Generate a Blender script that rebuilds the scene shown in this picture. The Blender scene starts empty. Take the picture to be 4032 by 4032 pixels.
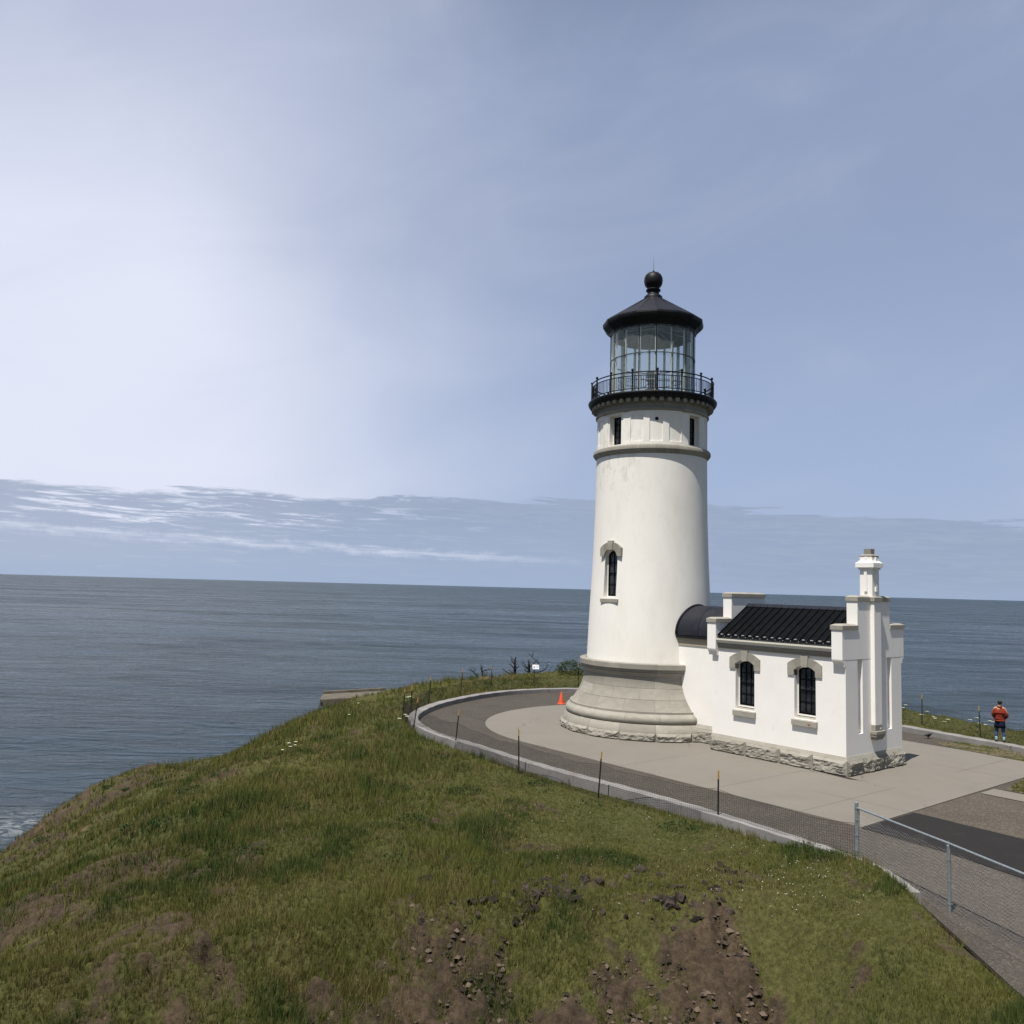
import bpy, bmesh, math, random
import numpy as np
from mathutils import Vector, Matrix
from math import sin, cos, pi, radians, degrees, atan2, sqrt, asin

random.seed(7); rng = np.random.default_rng(7)
S = bpy.context.scene
C = S.collection

# ------------------------------------------------------------------ camera
CAMZ = 6.0
FPX = 3350.0                                   # focal length in photo pixels (4032 wide)
cam_d = bpy.data.cameras.new('camera'); cam = bpy.data.objects.new('camera', cam_d); C.objects.link(cam)
cam_d.sensor_width = 36.0; cam_d.lens = 36.0 * FPX / 4032.0
cam_d.clip_start = 0.1; cam_d.clip_end = 200000.0
pit = math.atan(295 / FPX); rol = radians(1.5)
F = Vector((0, cos(pit), sin(pit))); X0 = Vector((1, 0, 0)); U0 = Vector((0, -sin(pit), cos(pit)))
RX = X0 * cos(rol) + U0 * sin(rol); RU = -X0 * sin(rol) + U0 * cos(rol)
cam.matrix_world = Matrix(((RX.x, RU.x, -F.x, 0), (RX.y, RU.y, -F.y, 0), (RX.z, RU.z, -F.z, CAMZ), (0, 0, 0, 1)))
S.camera = cam
S.render.resolution_x = 1024; S.render.resolution_y = 1024

# ------------------------------------------------------------------ light
SUN = Vector((-1.321, -1.728, 4.98)).normalized()
sd = bpy.data.lights.new('sun', 'SUN'); sd.energy = 4.6; sd.angle = radians(0.5); sd.color = (1.0, 0.955, 0.89)
so = bpy.data.objects.new('sun', sd); C.objects.link(so); so.rotation_mode = 'QUATERNION'
so.rotation_quaternion = SUN.to_track_quat('Z', 'Y'); so.location = (-30, -40, 60)
S.view_settings.view_transform = 'Standard'; S.view_settings.look = 'None'
S.view_settings.exposure = 0.4; S.view_settings.gamma = 1.0

# ------------------------------------------------------------------ node helper
class NT:
    def __init__(s, nt): s.nt = nt; s.n = nt.nodes; s.l = nt.links
    def new(s, t, **kw):
        o = s.n.new(t)
        for k, v in kw.items(): setattr(o, k, v)
        return o
    def put(s, sock, v):
        if isinstance(v, bpy.types.NodeSocket): s.l.new(v, sock)
        elif v is not None: sock.default_value = v
    def m(s, op, a, b=None, c=None, clamp=False):
        o = s.new('ShaderNodeMath', operation=op, use_clamp=clamp)
        s.put(o.inputs[0], a)
        if b is not None: s.put(o.inputs[1], b)
        if c is not None: s.put(o.inputs[2], c)
        return o.outputs[0]
    def vm(s, op, a, b=None, scale=None):
        o = s.new('ShaderNodeVectorMath', operation=op); s.put(o.inputs[0], a)
        if b is not None: s.put(o.inputs[1], b)
        if scale is not None: s.put(o.inputs['Scale'], scale)
        return o.outputs[0]
    def ss(s, x, a, b):                      # smoothstep a..b
        o = s.new('ShaderNodeMapRange', interpolation_type='SMOOTHSTEP')
        s.put(o.inputs[0], x); s.put(o.inputs[1], a); s.put(o.inputs[2], b); return o.outputs[0]
    def mr(s, x, a, b, c, d):
        o = s.new('ShaderNodeMapRange'); s.put(o.inputs[0], x); s.put(o.inputs[1], a); s.put(o.inputs[2], b)
        s.put(o.inputs[3], c); s.put(o.inputs[4], d); return o.outputs[0]
    def mix(s, f, a, b, mode='MIX'):
        o = s.new('ShaderNodeMix', data_type='RGBA', blend_type=mode)
        s.put(o.inputs[0], f)
        for i, v in ((6, a), (7, b)):
            if isinstance(v, tuple) and len(v) == 3: v = (*v, 1)
            s.put(o.inputs[i], v)
        return o.outputs[2]
    def noise(s, vec, scale, detail=4, rough=0.55, dist=0.0, dim='3D'):
        o = s.new('ShaderNodeTexNoise', noise_dimensions=dim)
        s.put(o.inputs['Vector'], vec); s.put(o.inputs['Scale'], scale); s.put(o.inputs['Detail'], detail)
        s.put(o.inputs['Roughness'], rough); s.put(o.inputs['Distortion'], dist); return o.outputs[0]
    def comb(s, x, y, z=0.0):
        o = s.new('ShaderNodeCombineXYZ'); s.put(o.inputs[0], x); s.put(o.inputs[1], y); s.put(o.inputs[2], z); return o.outputs[0]

# ------------------------------------------------------------------ sky
w = bpy.data.worlds.new('World'); S.world = w; w.use_nodes = True
n = NT(w.node_tree); n.n.clear()
out = n.new('ShaderNodeOutputWorld'); bg = n.new('ShaderNodeBackground'); n.l.new(bg.outputs[0], out.inputs[0])
sky = n.new('ShaderNodeTexSky', sky_type='NISHITA', sun_disc=False)
sky.sun_elevation = asin(SUN.z); sky.sun_rotation = atan2(SUN.x, SUN.y) % (2 * pi)
sky.altitude = 60; sky.air_density = 1.0; sky.dust_density = 1.2; sky.ozone_density = 1.0
tc = n.new('ShaderNodeTexCoord'); sep = n.new('ShaderNodeSeparateXYZ'); n.l.new(tc.outputs['Generated'], sep.inputs[0])
az = n.m('MULTIPLY', n.m('ARCTAN2', sep.outputs[0], sep.outputs[1]), 180 / pi)
el = n.m('MULTIPLY', n.m('ARCSINE', sep.outputs[2]), 180 / pi)
K = 10.0                                       # cloud colours below are in final radiance; background strength is 0.1
def rad(r, g, b): return (r * K, g * K, b * K)
inview = n.m('MULTIPLY', n.ss(el, 48.0, 30.0), n.ss(n.m('ABSOLUTE', az), 75.0, 42.0))
base = n.mix(n.m('MULTIPLY', inview, 0.66), n.vm('SCALE', sky.outputs[0], scale=0.56), rad(0.292, 0.352, 0.512))
base = n.mix(n.m('MULTIPLY', n.ss(el, 26.0, 4.0), n.m('MULTIPLY', inview, 0.45)), base, rad(0.322, 0.408, 0.595))
# thin high veil, brightest towards the left
warp = n.noise(n.comb(n.m('MULTIPLY', az, 0.03), n.m('MULTIPLY', el, 0.05), 3.3), 1.0, 3, 0.5)
az2 = n.m('ADD', az, n.m('MULTIPLY', n.m('SUBTRACT', warp, 0.5), 26.0))
veil = n.m('MULTIPLY', n.m('MULTIPLY', n.ss(az2, 9.0, -24.0), n.ss(az, -80.0, -45.0)), n.m('SUBTRACT', 1.0, n.m('MULTIPLY', n.ss(el, 17.0, 34.0), 0.55)))
cir = n.noise(n.comb(n.m('ADD', n.m('MULTIPLY', az, 0.045), n.m('MULTIPLY', el, 0.06)), n.m('SUBTRACT', n.m('MULTIPLY', el, 0.13), n.m('MULTIPLY', az, 0.05)), 1.7), 1.0, 6, 0.55, 0.6)
veil = n.m('MULTIPLY', veil, n.mr(cir, 0.3, 0.7, 0.90, 1.05), clamp=True)
cirm = n.m('MULTIPLY', n.ss(cir, 0.36, 0.80), 0.17)
c1 = n.mix(cirm, base, rad(0.46, 0.49, 0.60))
c1 = n.mix(n.m('MULTIPLY', veil, 0.93), c1, rad(0.605, 0.63, 0.735))
# low stratus bank near the horizon
lown = n.noise(n.comb(n.m('MULTIPLY', az, 0.13), n.m('MULTIPLY', el, 1.1), 8.1), 1.0, 9, 0.66, 0.5)
topel = n.m('ADD', n.m('ADD', 5.6, n.m('MULTIPLY', n.m('COSINE', n.m('MULTIPLY', az, 0.06)), 0.35)), n.m('MULTIPLY', n.m('SUBTRACT', lown, 0.5), 3.0))
topel = n.m('SUBTRACT', topel, n.m('MULTIPLY', n.ss(az, 8.0, 32.0), 1.1))
bank = n.ss(n.m('SUBTRACT', topel, el), -0.03, n.mr(az, -30, 10, 0.5, 0.16))
streak = n.noise(n.comb(n.m('MULTIPLY', az, 0.16), n.m('MULTIPLY', n.m('ADD', el, n.m('MULTIPLY', az, 0.02)), 1.9), 2.2), 1.0, 9, 0.66, 0.6)
gapw = n.m('MULTIPLY', n.ss(az, 6.0, -14.0), n.ss(el, 2.6, 3.6))
streak2 = n.noise(n.comb(n.m('MULTIPLY', az, 0.30), n.m('MULTIPLY', n.m('ADD', el, n.m('MULTIPLY', az, 0.025)), 3.4), 4.2), 1.0, 8, 0.68, 0.8)
gap = n.m('MULTIPLY', n.ss(n.m('ADD', n.m('MULTIPLY', streak, 0.55), n.m('MULTIPLY', streak2, 0.45)), 0.505, 0.61), n.m('ADD', n.m('MULTIPLY', gapw, 0.85), 0.12), clamp=True)
bankcol = n.mix(n.ss(el, 0.0, 6.0), rad(0.265, 0.335, 0.468), rad(0.245, 0.298, 0.41))
bankcol = n.mix(n.m('MULTIPLY', n.ss(az, -8.0, -32.0), 0.35), bankcol, rad(0.36, 0.40, 0.50))
bank = n.m('MULTIPLY', bank, n.m('SUBTRACT', 1.0, gap))
bankcol = n.mix(n.m('MULTIPLY', n.ss(az, 4.0, 18.0), 0.8), bankcol, rad(0.238, 0.292, 0.405))
bankcol = n.mix(n.m('MULTIPLY', n.ss(streak2, 0.35, 0.65), 0.30), bankcol, rad(0.31, 0.36, 0.46))
c2 = n.mix(n.m('MULTIPLY', bank, 0.94), c1, bankcol)
# bright slot just above the horizon haze, sinking towards the right
slotc = n.m('SUBTRACT', 1.9, n.m('MULTIPLY', az, 0.030))
jit = n.m('MULTIPLY', n.m('SUBTRACT', n.noise(n.comb(n.m('MULTIPLY', az, 0.35), 0.0, 5.0), 1.0, 9, 0.68), 0.5), 1.5)
sdist = n.m('ABSOLUTE', n.m('SUBTRACT', el, n.m('ADD', slotc, jit)))
slot = n.m('MULTIPLY', n.ss(sdist, 0.42, 0.05), n.ss(az, 8.0, -8.0))
slot = n.m('MULTIPLY', slot, n.mr(streak2, 0.38, 0.60, 0.10, 0.95))
c3 = n.mix(n.m('MULTIPLY', slot, 0.62), c2, rad(0.55, 0.585, 0.69))
hz = n.ss(el, 1.3, 0.0)
c4 = n.mix(n.m('MULTIPLY', hz, 0.5), c3, rad(0.27, 0.345, 0.48))
n.l.new(c4, bg.inputs[0]); bg.inputs[1].default_value = 0.1

# ------------------------------------------------------------------ materials
def mat(name, col, rough=0.8, spec=0.3, metallic=0.0, fn=None, bump=None, coat=None):
    m = bpy.data.materials.new(name); m.use_nodes = True
    k = NT(m.node_tree); b = k.n['Principled BSDF']
    b.inputs['Base Color'].default_value = (*col, 1); b.inputs['Roughness'].default_value = rough
    b.inputs['Specular IOR Level'].default_value = spec; b.inputs['Metallic'].default_value = metallic
    k.b = b
    k.tc = k.new('ShaderNodeTexCoord'); k.P = k.new('ShaderNodeNewGeometry').outputs['Position']
    if fn: fn(k)
    return m
def add_bump(k, h, strength, dist):
    o = k.new('ShaderNodeBump'); k.put(o.inputs['Strength'], strength); k.put(o.inputs['Distance'], dist); k.put(o.inputs['Height'], h)
    k.l.new(o.outputs[0], k.b.inputs['Normal'])
def varied(c1, c2, scale, detail=5, a=0.3, b=0.7, bs=0.0, bd=0.01, bscale=None, c3=None, s3=1.0, a3=0.55, b3=0.7):
    def fn(k):
        col = k.mix(k.ss(k.noise(k.P, scale, detail, 0.6), a, b), c1, c2)
        if c3: col = k.mix(k.ss(k.noise(k.P, s3, 5, 0.65, 0.4), a3, b3), col, c3)
        k.l.new(col, k.b.inputs['Base Color'])
        if bs: add_bump(k, k.noise(k.P, bscale or scale * 4, 6, 0.65), bs, bd)
    return fn

def plaster_fn(k):
    sx = k.vm('MULTIPLY', k.P, (1.0, 1.0, 0.45))
    a = k.ss(k.noise(sx, 0.9, 5, 0.6, 0.3), 0.42, 0.78)
    b = k.ss(k.noise(sx, 2.6, 6, 0.7, 0.5), 0.5, 0.85)
    col = k.mix(k.m('MULTIPLY', a, 0.45), (0.82, 0.79, 0.725), (0.69, 0.65, 0.565))
    col = k.mix(k.m('MULTIPLY', b, 0.35), col, (0.60, 0.57, 0.49))
    # lichen-grey blotches high up on the shaft
    z = k.new('ShaderNodeSeparateXYZ'); k.l.new(k.P, z.inputs[0])
    up = k.m('MULTIPLY', k.ss(z.outputs[2], 8.8, 11.4), k.ss(z.outputs[0], 6.2, 4.6))
    g = k.m('MULTIPLY', k.ss(k.noise(sx, 3.2, 8, 0.72, 0.8), 0.48, 0.62), up)
    col = k.mix(k.m('MULTIPLY', g, 0.40), col, (0.44, 0.42, 0.37))
    run = k.ss(k.noise(k.vm('MULTIPLY', k.P, (5.0, 5.0, 0.25)), 1.0, 5, 0.65), 0.60, 0.78)
    under = k.m('MAXIMUM', k.m('MULTIPLY', k.ss(z.outputs[2], 10.2, 11.9), 0.5), k.m('MULTIPLY', k.ss(z.outputs[2], 5.2, 3.2), 0.35))
    col = k.mix(k.m('MULTIPLY', run, under), col, (0.52, 0.46, 0.34))
    k.l.new(col, k.b.inputs['Base Color'])
    add_bump(k, k.m('ADD', k.m('MULTIPLY', k.noise(k.P, 1.2, 3), 2.0), k.noise(k.P, 30, 4, 0.7)), 0.25, 0.008)
M_tower = mat('tower_plaster', (0.8, 0.78, 0.72), 0.75, 0.25, fn=plaster_fn)
M_white = mat('white_plaster', (0.82, 0.81, 0.79), 0.8, 0.2, fn=varied((0.83, 0.805, 0.76), (0.79, 0.765, 0.72), 1.3, 6, 0.35, 0.8, 0.15, 0.004, 35, c3=(0.72, 0.70, 0.66), s3=2.1, a3=0.58, b3=0.9))

def stone_fn(rough_face=False, ht=0.0):
    def fn(k):
        oi = k.new('ShaderNodeAttribute', attribute_name='tint')
        t = oi.outputs['Fac']
        col = k.mix(t, (0.19, 0.178, 0.150), (0.375, 0.355, 0.305))
        sx = k.vm('MULTIPLY', k.P, (1.0, 1.0, 2.5))
        v = k.ss(k.noise(sx, 1.6, 6, 0.65, 0.8), 0.32, 0.72)
        col = k.mix(k.m('MULTIPLY', v, 0.5), col, (0.20, 0.185, 0.15))
        v2 = k.ss(k.noise(k.P, 3.0, 5, 0.6, 1.0), 0.62, 0.75)
        col = k.mix(k.m('MULTIPLY', v2, 0.35), col, (0.50, 0.48, 0.42))
        k.l.new(col, k.b.inputs['Base Color'])
        add_bump(k, k.noise(k.P, 28, 6, 0.7), 0.6 if rough_face else 0.25, 0.02 if rough_face else 0.006)
    return fn
M_stone = mat('sandstone', (0.33, 0.31, 0.26), 0.9, 0.15, fn=stone_fn())
M_rock = mat('rock_faced_sandstone', (0.33, 0.31, 0.26), 0.95, 0.1, fn=stone_fn(True))
M_black = mat('black_paint', (0.012, 0.013, 0.016), 0.5, 0.22, fn=varied((0.006, 0.007, 0.009), (0.013, 0.013, 0.015), 6, 4, 0.4, 0.8, 0.1, 0.003, 40))
M_roof = mat('black_metal_roof', (0.012, 0.013, 0.016), 0.6, 0.07, fn=varied((0.003, 0.0035, 0.0045), (0.006, 0.0065, 0.0075), 5, 6, 0.35, 0.75))
M_barrel = mat('barrel_metal', (0.02, 0.022, 0.03), 0.5, 0.3, fn=varied((0.011, 0.012, 0.018), (0.018, 0.019, 0.026), 3, 6, 0.35, 0.75))
M_glassdark = mat('dark_window_glass', (0.022, 0.025, 0.028), 0.12, 0.6, fn=varied((0.014, 0.016, 0.018), (0.036, 0.040, 0.043), 3.5, 3, 0.35, 0.7))
M_sash = mat('black_sash', (0.003, 0.003, 0.004), 0.6, 0.1)
M_frame = mat('white_frame', (0.74, 0.73, 0.68), 0.5, 0.4)
M_cream = mat('cream_gutter', (0.66, 0.64, 0.54), 0.5, 0.4)
M_tan = mat('tan_frieze', (0.36, 0.32, 0.235), 0.8, 0.2)
M_lamp = mat('lens_housing', (0.16, 0.17, 0.17), 0.4, 0.5, 0.5)
M_lantern_in = mat('lantern_white_paint', (0.74, 0.77, 0.74), 0.5, 0.4)
M_ceiling = mat('lantern_ceiling', (0.20, 0.21, 0.21), 0.6, 0.3, fn=varied((0.17, 0.18, 0.18), (0.26, 0.27, 0.26), 2.5, 5))
M_rust = mat('rust_mark', (0.30, 0.09, 0.05), 0.9, 0.1)

def glass_mat():
    m = bpy.data.materials.new('lantern_glass'); m.use_nodes = True; k = NT(m.node_tree); k.n.clear()
    o = k.new('ShaderNodeOutputMaterial'); tr = k.new('ShaderNodeBsdfTransparent'); tr.inputs[0].default_value = (0.95, 0.975, 0.97, 1)
    gl = k.new('ShaderNodeBsdfGlossy'); gl.inputs['Roughness'].default_value = 0.02
    df = k.new('ShaderNodeBsdfDiffuse'); df.inputs[0].default_value = (0.7, 0.72, 0.7, 1)
    lw = k.new('ShaderNodeLayerWeight'); lw.inputs[0].default_value = 0.5; fr = k.m('ADD', k.m('MULTIPLY', k.m('POWER', lw.outputs['Facing'], 4.0), 0.35), 0.03)
    m1 = k.new('ShaderNodeMixShader'); k.l.new(fr, m1.inputs[0]); k.l.new(tr.outputs[0], m1.inputs[1]); k.l.new(gl.outputs[0], m1.inputs[2])
    m2 = k.new('ShaderNodeMixShader'); m2.inputs[0].default_value = 0.05
    k.l.new(m1.outputs[0], m2.inputs[1]); k.l.new(df.outputs[0], m2.inputs[2]); k.l.new(m2.outputs[0], o.inputs[0]); return m
M_glass = glass_mat()

def conc_fn(k):
    a = k.ss(k.noise(k.P, 0.35, 6, 0.6, 0.6), 0.3, 0.75); b = k.ss(k.noise(k.P, 1.6, 6, 0.65), 0.35, 0.8)
    col = k.mix(a, (0.190, 0.174, 0.148), (0.172, 0.158, 0.135))
    col = k.mix(k.m('MULTIPLY', b, 0.4), col, (0.205, 0.189, 0.162))
    sp = k.ss(k.noise(k.P, 60, 2, 0.5), 0.35, 0.7); col = k.mix(k.m('MULTIPLY', sp, 0.25), col, (0.12, 0.108, 0.09))
    z = k.new('ShaderNodeSeparateXYZ'); k.l.new(k.P, z.inputs[0])
    st = k.m('MULTIPLY', k.ss(k.noise(k.P, 2.4, 3, 0.5, 1.2), 0.70, 0.78), k.ss(z.outputs[0], 10.0, 16.0))
    col = k.mix(k.m('MULTIPLY', st, 0.5), col, (0.085, 0.08, 0.05))
    ed = k.ss(k.noise(k.P, 0.9, 8, 0.72, 1.5), 0.56, 0.72); col = k.mix(k.m('MULTIPLY', ed, 0.30), col, (0.125, 0.112, 0.092))
    vr = k.new('ShaderNodeTexVoronoi', feature='DISTANCE_TO_EDGE'); wp = k.vm('ADD', k.P, k.vm('SCALE', k.comb(k.noise(k.P, 2.0, 5, 0.7), k.noise(k.P, 2.3, 5, 0.7), 0.0), scale=0.9)); k.put(vr.inputs['Vector'], wp); vr.inputs['Scale'].default_value = 0.16
    crk = k.m('MULTIPLY', k.ss(vr.outputs[0], 0.0035, 0.001), k.ss(k.noise(k.P, 0.25, 2), 0.5, 0.56)); col = k.mix(k.m('MULTIPLY', crk, 0.7), col, (0.07, 0.06, 0.05))
    k.l.new(col, k.b.inputs['Base Color']); add_bump(k, k.noise(k.P, 45, 5, 0.7), 0.2, 0.004)
M_conc = mat('concrete_apron', (0.16, 0.14, 0.12), 0.9, 0.2, fn=conc_fn)
def gravel(name, c1, c2, c3, sc=38, bs=0.8):
    def fn(k):
        vo = k.new('ShaderNodeTexVoronoi'); k.put(vo.inputs['Vector'], k.P); vo.inputs['Scale'].default_value = sc
        col = k.mix(k.ss(vo.outputs['Distance'], 0.0, 0.7), c2, c1)
        rv = k.new('ShaderNodeSeparateColor'); k.l.new(vo.outputs['Color'], rv.inputs[0])
        col = k.mix(k.m('MULTIPLY', k.ss(rv.outputs[0], 0.55, 1.0), 0.7), col, c3)
        col = k.mix(k.m('MULTIPLY', k.ss(k.noise(k.P, 0.8, 6, 0.65, 0.5), 0.35, 0.75), 0.45), col, tuple(x * 0.62 for x in c1))
        k.l.new(col, k.b.inputs['Base Color']); add_bump(k, vo.outputs['Distance'], bs, 0.012)
    return mat(name, c1, 0.95, 0.15, fn=fn)
M_path = gravel('path_gravel', (0.070, 0.062, 0.052), (0.044, 0.038, 0.032), (0.14, 0.125, 0.105))
M_gravel = gravel('brown_gravel', (0.090, 0.078, 0.062), (0.055, 0.046, 0.036), (0.16, 0.14, 0.11), 26)
M_verge = gravel('verge_gravel', (0.080, 0.069, 0.058), (0.050, 0.043, 0.036), (0.14, 0.125, 0.11), 30)
M_asphalt = mat('asphalt', (0.02, 0.019, 0.019), 0.9, 0.2, fn=varied((0.0150, 0.0135, 0.013), (0.024, 0.0215, 0.0205), 70, 3, 0.3, 0.7, 0.4, 0.004, 90, c3=(0.034, 0.030, 0.026), s3=1.1, a3=0.5, b3=0.8))
M_kerb = mat('kerb_concrete', (0.19, 0.18, 0.175), 0.9, 0.2, fn=varied((0.245, 0.235, 0.225), (0.19, 0.18, 0.175), 1.1, 7, 0.3, 0.7, 0.3, 0.006, 25, c3=(0.13, 0.115, 0.10), s3=2.4, a3=0.55, b3=0.72))
M_galv = mat('galvanised_steel', (0.30, 0.335, 0.345), 0.42, 0.5, 0.55, fn=varied((0.26, 0.295, 0.31), (0.36, 0.39, 0.395), 18, 4, 0.35, 0.7))
M_wire = mat('galvanised_wire', (0.34, 0.34, 0.33), 0.45, 0.5, 0.5)
M_net = mat('black_plastic_net', (0.012, 0.012, 0.012), 0.6, 0.3)
M_stake = mat('black_stake', (0.012, 0.012, 0.012), 0.6, 0.3)
M_tip = mat('orange_tip', (0.42, 0.23, 0.075), 0.6, 0.3)
M_cone = mat('orange_cone', (0.72, 0.085, 0.02), 0.5, 0.4)
M_dead = mat('dead_wood', (0.035, 0.028, 0.024), 0.95, 0.1, fn=varied((0.02, 0.016, 0.014), (0.10, 0.085, 0.07), 7, 4, 0.5, 0.8))
M_board = mat('sign_white', (0.75, 0.76, 0.78), 0.6, 0.3)
M_signmark = mat('sign_print', (0.32, 0.27, 0.26), 0.7, 0.2)
M_basalt = mat('basalt', (0.05, 0.042, 0.036), 0.95, 0.15, fn=varied((0.016, 0.013, 0.011), (0.075, 0.058, 0.046), 5, 7, 0.35, 0.7, 0.7, 0.03, 22))
def attr_mat(name, rough=0.9, nz=0.35, bs=0.0, transl=0.0):
    def fn(k):
        a = k.new('ShaderNodeAttribute', attribute_name='Col')
        col = a.outputs['Color']
        if nz:
            f = k.noise(k.P, 9.0, 8, 0.7)
            col = k.mix(1.0, col, k.mix(k.ss(f, 0.3, 0.72), (1 - nz,) * 3, (1 + nz,) * 3), 'MULTIPLY')
        k.l.new(col, k.b.inputs['Base Color'])
        if bs: add_bump(k, k.m('ADD', k.noise(k.P, 6, 8, 0.7), k.m('MULTIPLY', k.noise(k.P, 40, 4, 0.7), 0.4)), bs, 0.08)
    return mat(name, (0.1, 0.1, 0.05), rough, 0.1, fn=fn)
M_ground = attr_mat('hill_ground', 0.95, 0.4, 0.8)
M_blade = attr_mat('grass_blades', 0.8, 0.0)

def sea_fn(k):
    b = k.b
    P1 = k.vm('MULTIPLY', k.P, (0.5, 1.0, 1.0)); P2 = k.vm('MULTIPLY', k.P, (0.30, 1.0, 1.0))
    rot = k.new('ShaderNodeVectorRotate', rotation_type='Z_AXIS'); k.l.new(k.P, rot.inputs[0]); rot.inputs['Angle'].default_value = 0.22
    P3 = k.vm('MULTIPLY', rot.outputs[0], (0.36, 1.0, 1.0))
    big = k.noise(P3, 0.030, 4, 0.6, 1.2)
    mid = k.m('POWER', k.noise(P2, 0.11, 5, 0.62, 1.1), 2.5)
    mid2 = k.noise(P3, 0.21, 4, 0.6, 0.9)
    fin = k.noise(P1, 0.7, 5, 0.7, 0.6)
    calm = k.ss(k.noise(P3, 0.008, 4, 0.6, 0.6), 0.3, 0.7)
    h = k.m('ADD', k.m('MULTIPLY', big, 9.0), k.m('MULTIPLY', k.m('ADD', k.m('ADD', k.m('MULTIPLY', mid, 20.0), k.m('MULTIPLY', mid2, 6.0)), k.m('MULTIPLY', fin, 2.4)), k.mr(calm, 0, 1, 0.65, 1.25)))
    add_bump(k, h, 1.0, 1.0)
    z = k.new('ShaderNodeSeparateXYZ'); k.l.new(k.P, z.inputs[0])
    pat = k.noise(k.vm('MULTIPLY', k.P, (0.25, 1.0, 1.0)), 0.004, 4, 0.6, 0.8)
    col = k.mix(k.ss(pat, 0.35, 0.7), (0.020, 0.040, 0.052), (0.036, 0.058, 0.068))
    # surf against the foot of the cliff
    dx = k.m('SUBTRACT', z.outputs[0], -97.0); dy = k.m('SUBTRACT', z.outputs[1], 168.0)
    d = k.m('SQRT', k.m('ADD', k.m('POWER', k.m('MULTIPLY', dx, 0.7), 2.0), k.m('POWER', dy, 2.0)))
    fo = k.m('MULTIPLY', k.m('MULTIPLY', k.ss(d, 18.0, 2.0), 0.65), k.ss(k.noise(P1, 0.35, 7, 0.72, 1.5), 0.47, 0.60), clamp=True)
    col = k.mix(fo, col, (0.42, 0.45, 0.46))
    k.l.new(col, b.inputs['Base Color']); 
    dc = k.m('SQRT', k.m('ADD', k.m('POWER', z.outputs[0], 2.0), k.m('POWER', z.outputs[1], 2.0)))
    rg_ = k.mr(k.m('LOGARITHM', dc, 10.0), 2.3, 4.1, 0.20, 0.36)
    s1 = k.noise(P2, 0.055, 5, 0.7, 1.0); s2 = k.noise(P3, 0.014, 6, 0.7, 1.2); s3 = k.noise(k.vm('MULTIPLY', k.P, (0.25, 1.0, 1.0)), 0.0035, 6, 0.7, 1.2)
    vr_ = k.m('ADD', k.m('ADD', k.m('MULTIPLY', k.m('SUBTRACT', s1, 0.5), 0.55), k.m('MULTIPLY', k.m('SUBTRACT', s2, 0.5), 0.75)), k.m('MULTIPLY', k.m('SUBTRACT', s3, 0.5), 0.6))
    rg_ = k.m('MAXIMUM', k.m('ADD', rg_, vr_), 0.08)
    k.l.new(k.m('MAXIMUM', rg_, k.m('MULTIPLY', fo, 0.8)), b.inputs['Roughness'])
    b.inputs['IOR'].default_value = 1.33; b.inputs['Specular IOR Level'].default_value = 0.5
M_sea = mat('sea_water', (0.02, 0.04, 0.05), 0.2, 0.5, fn=sea_fn)

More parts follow.
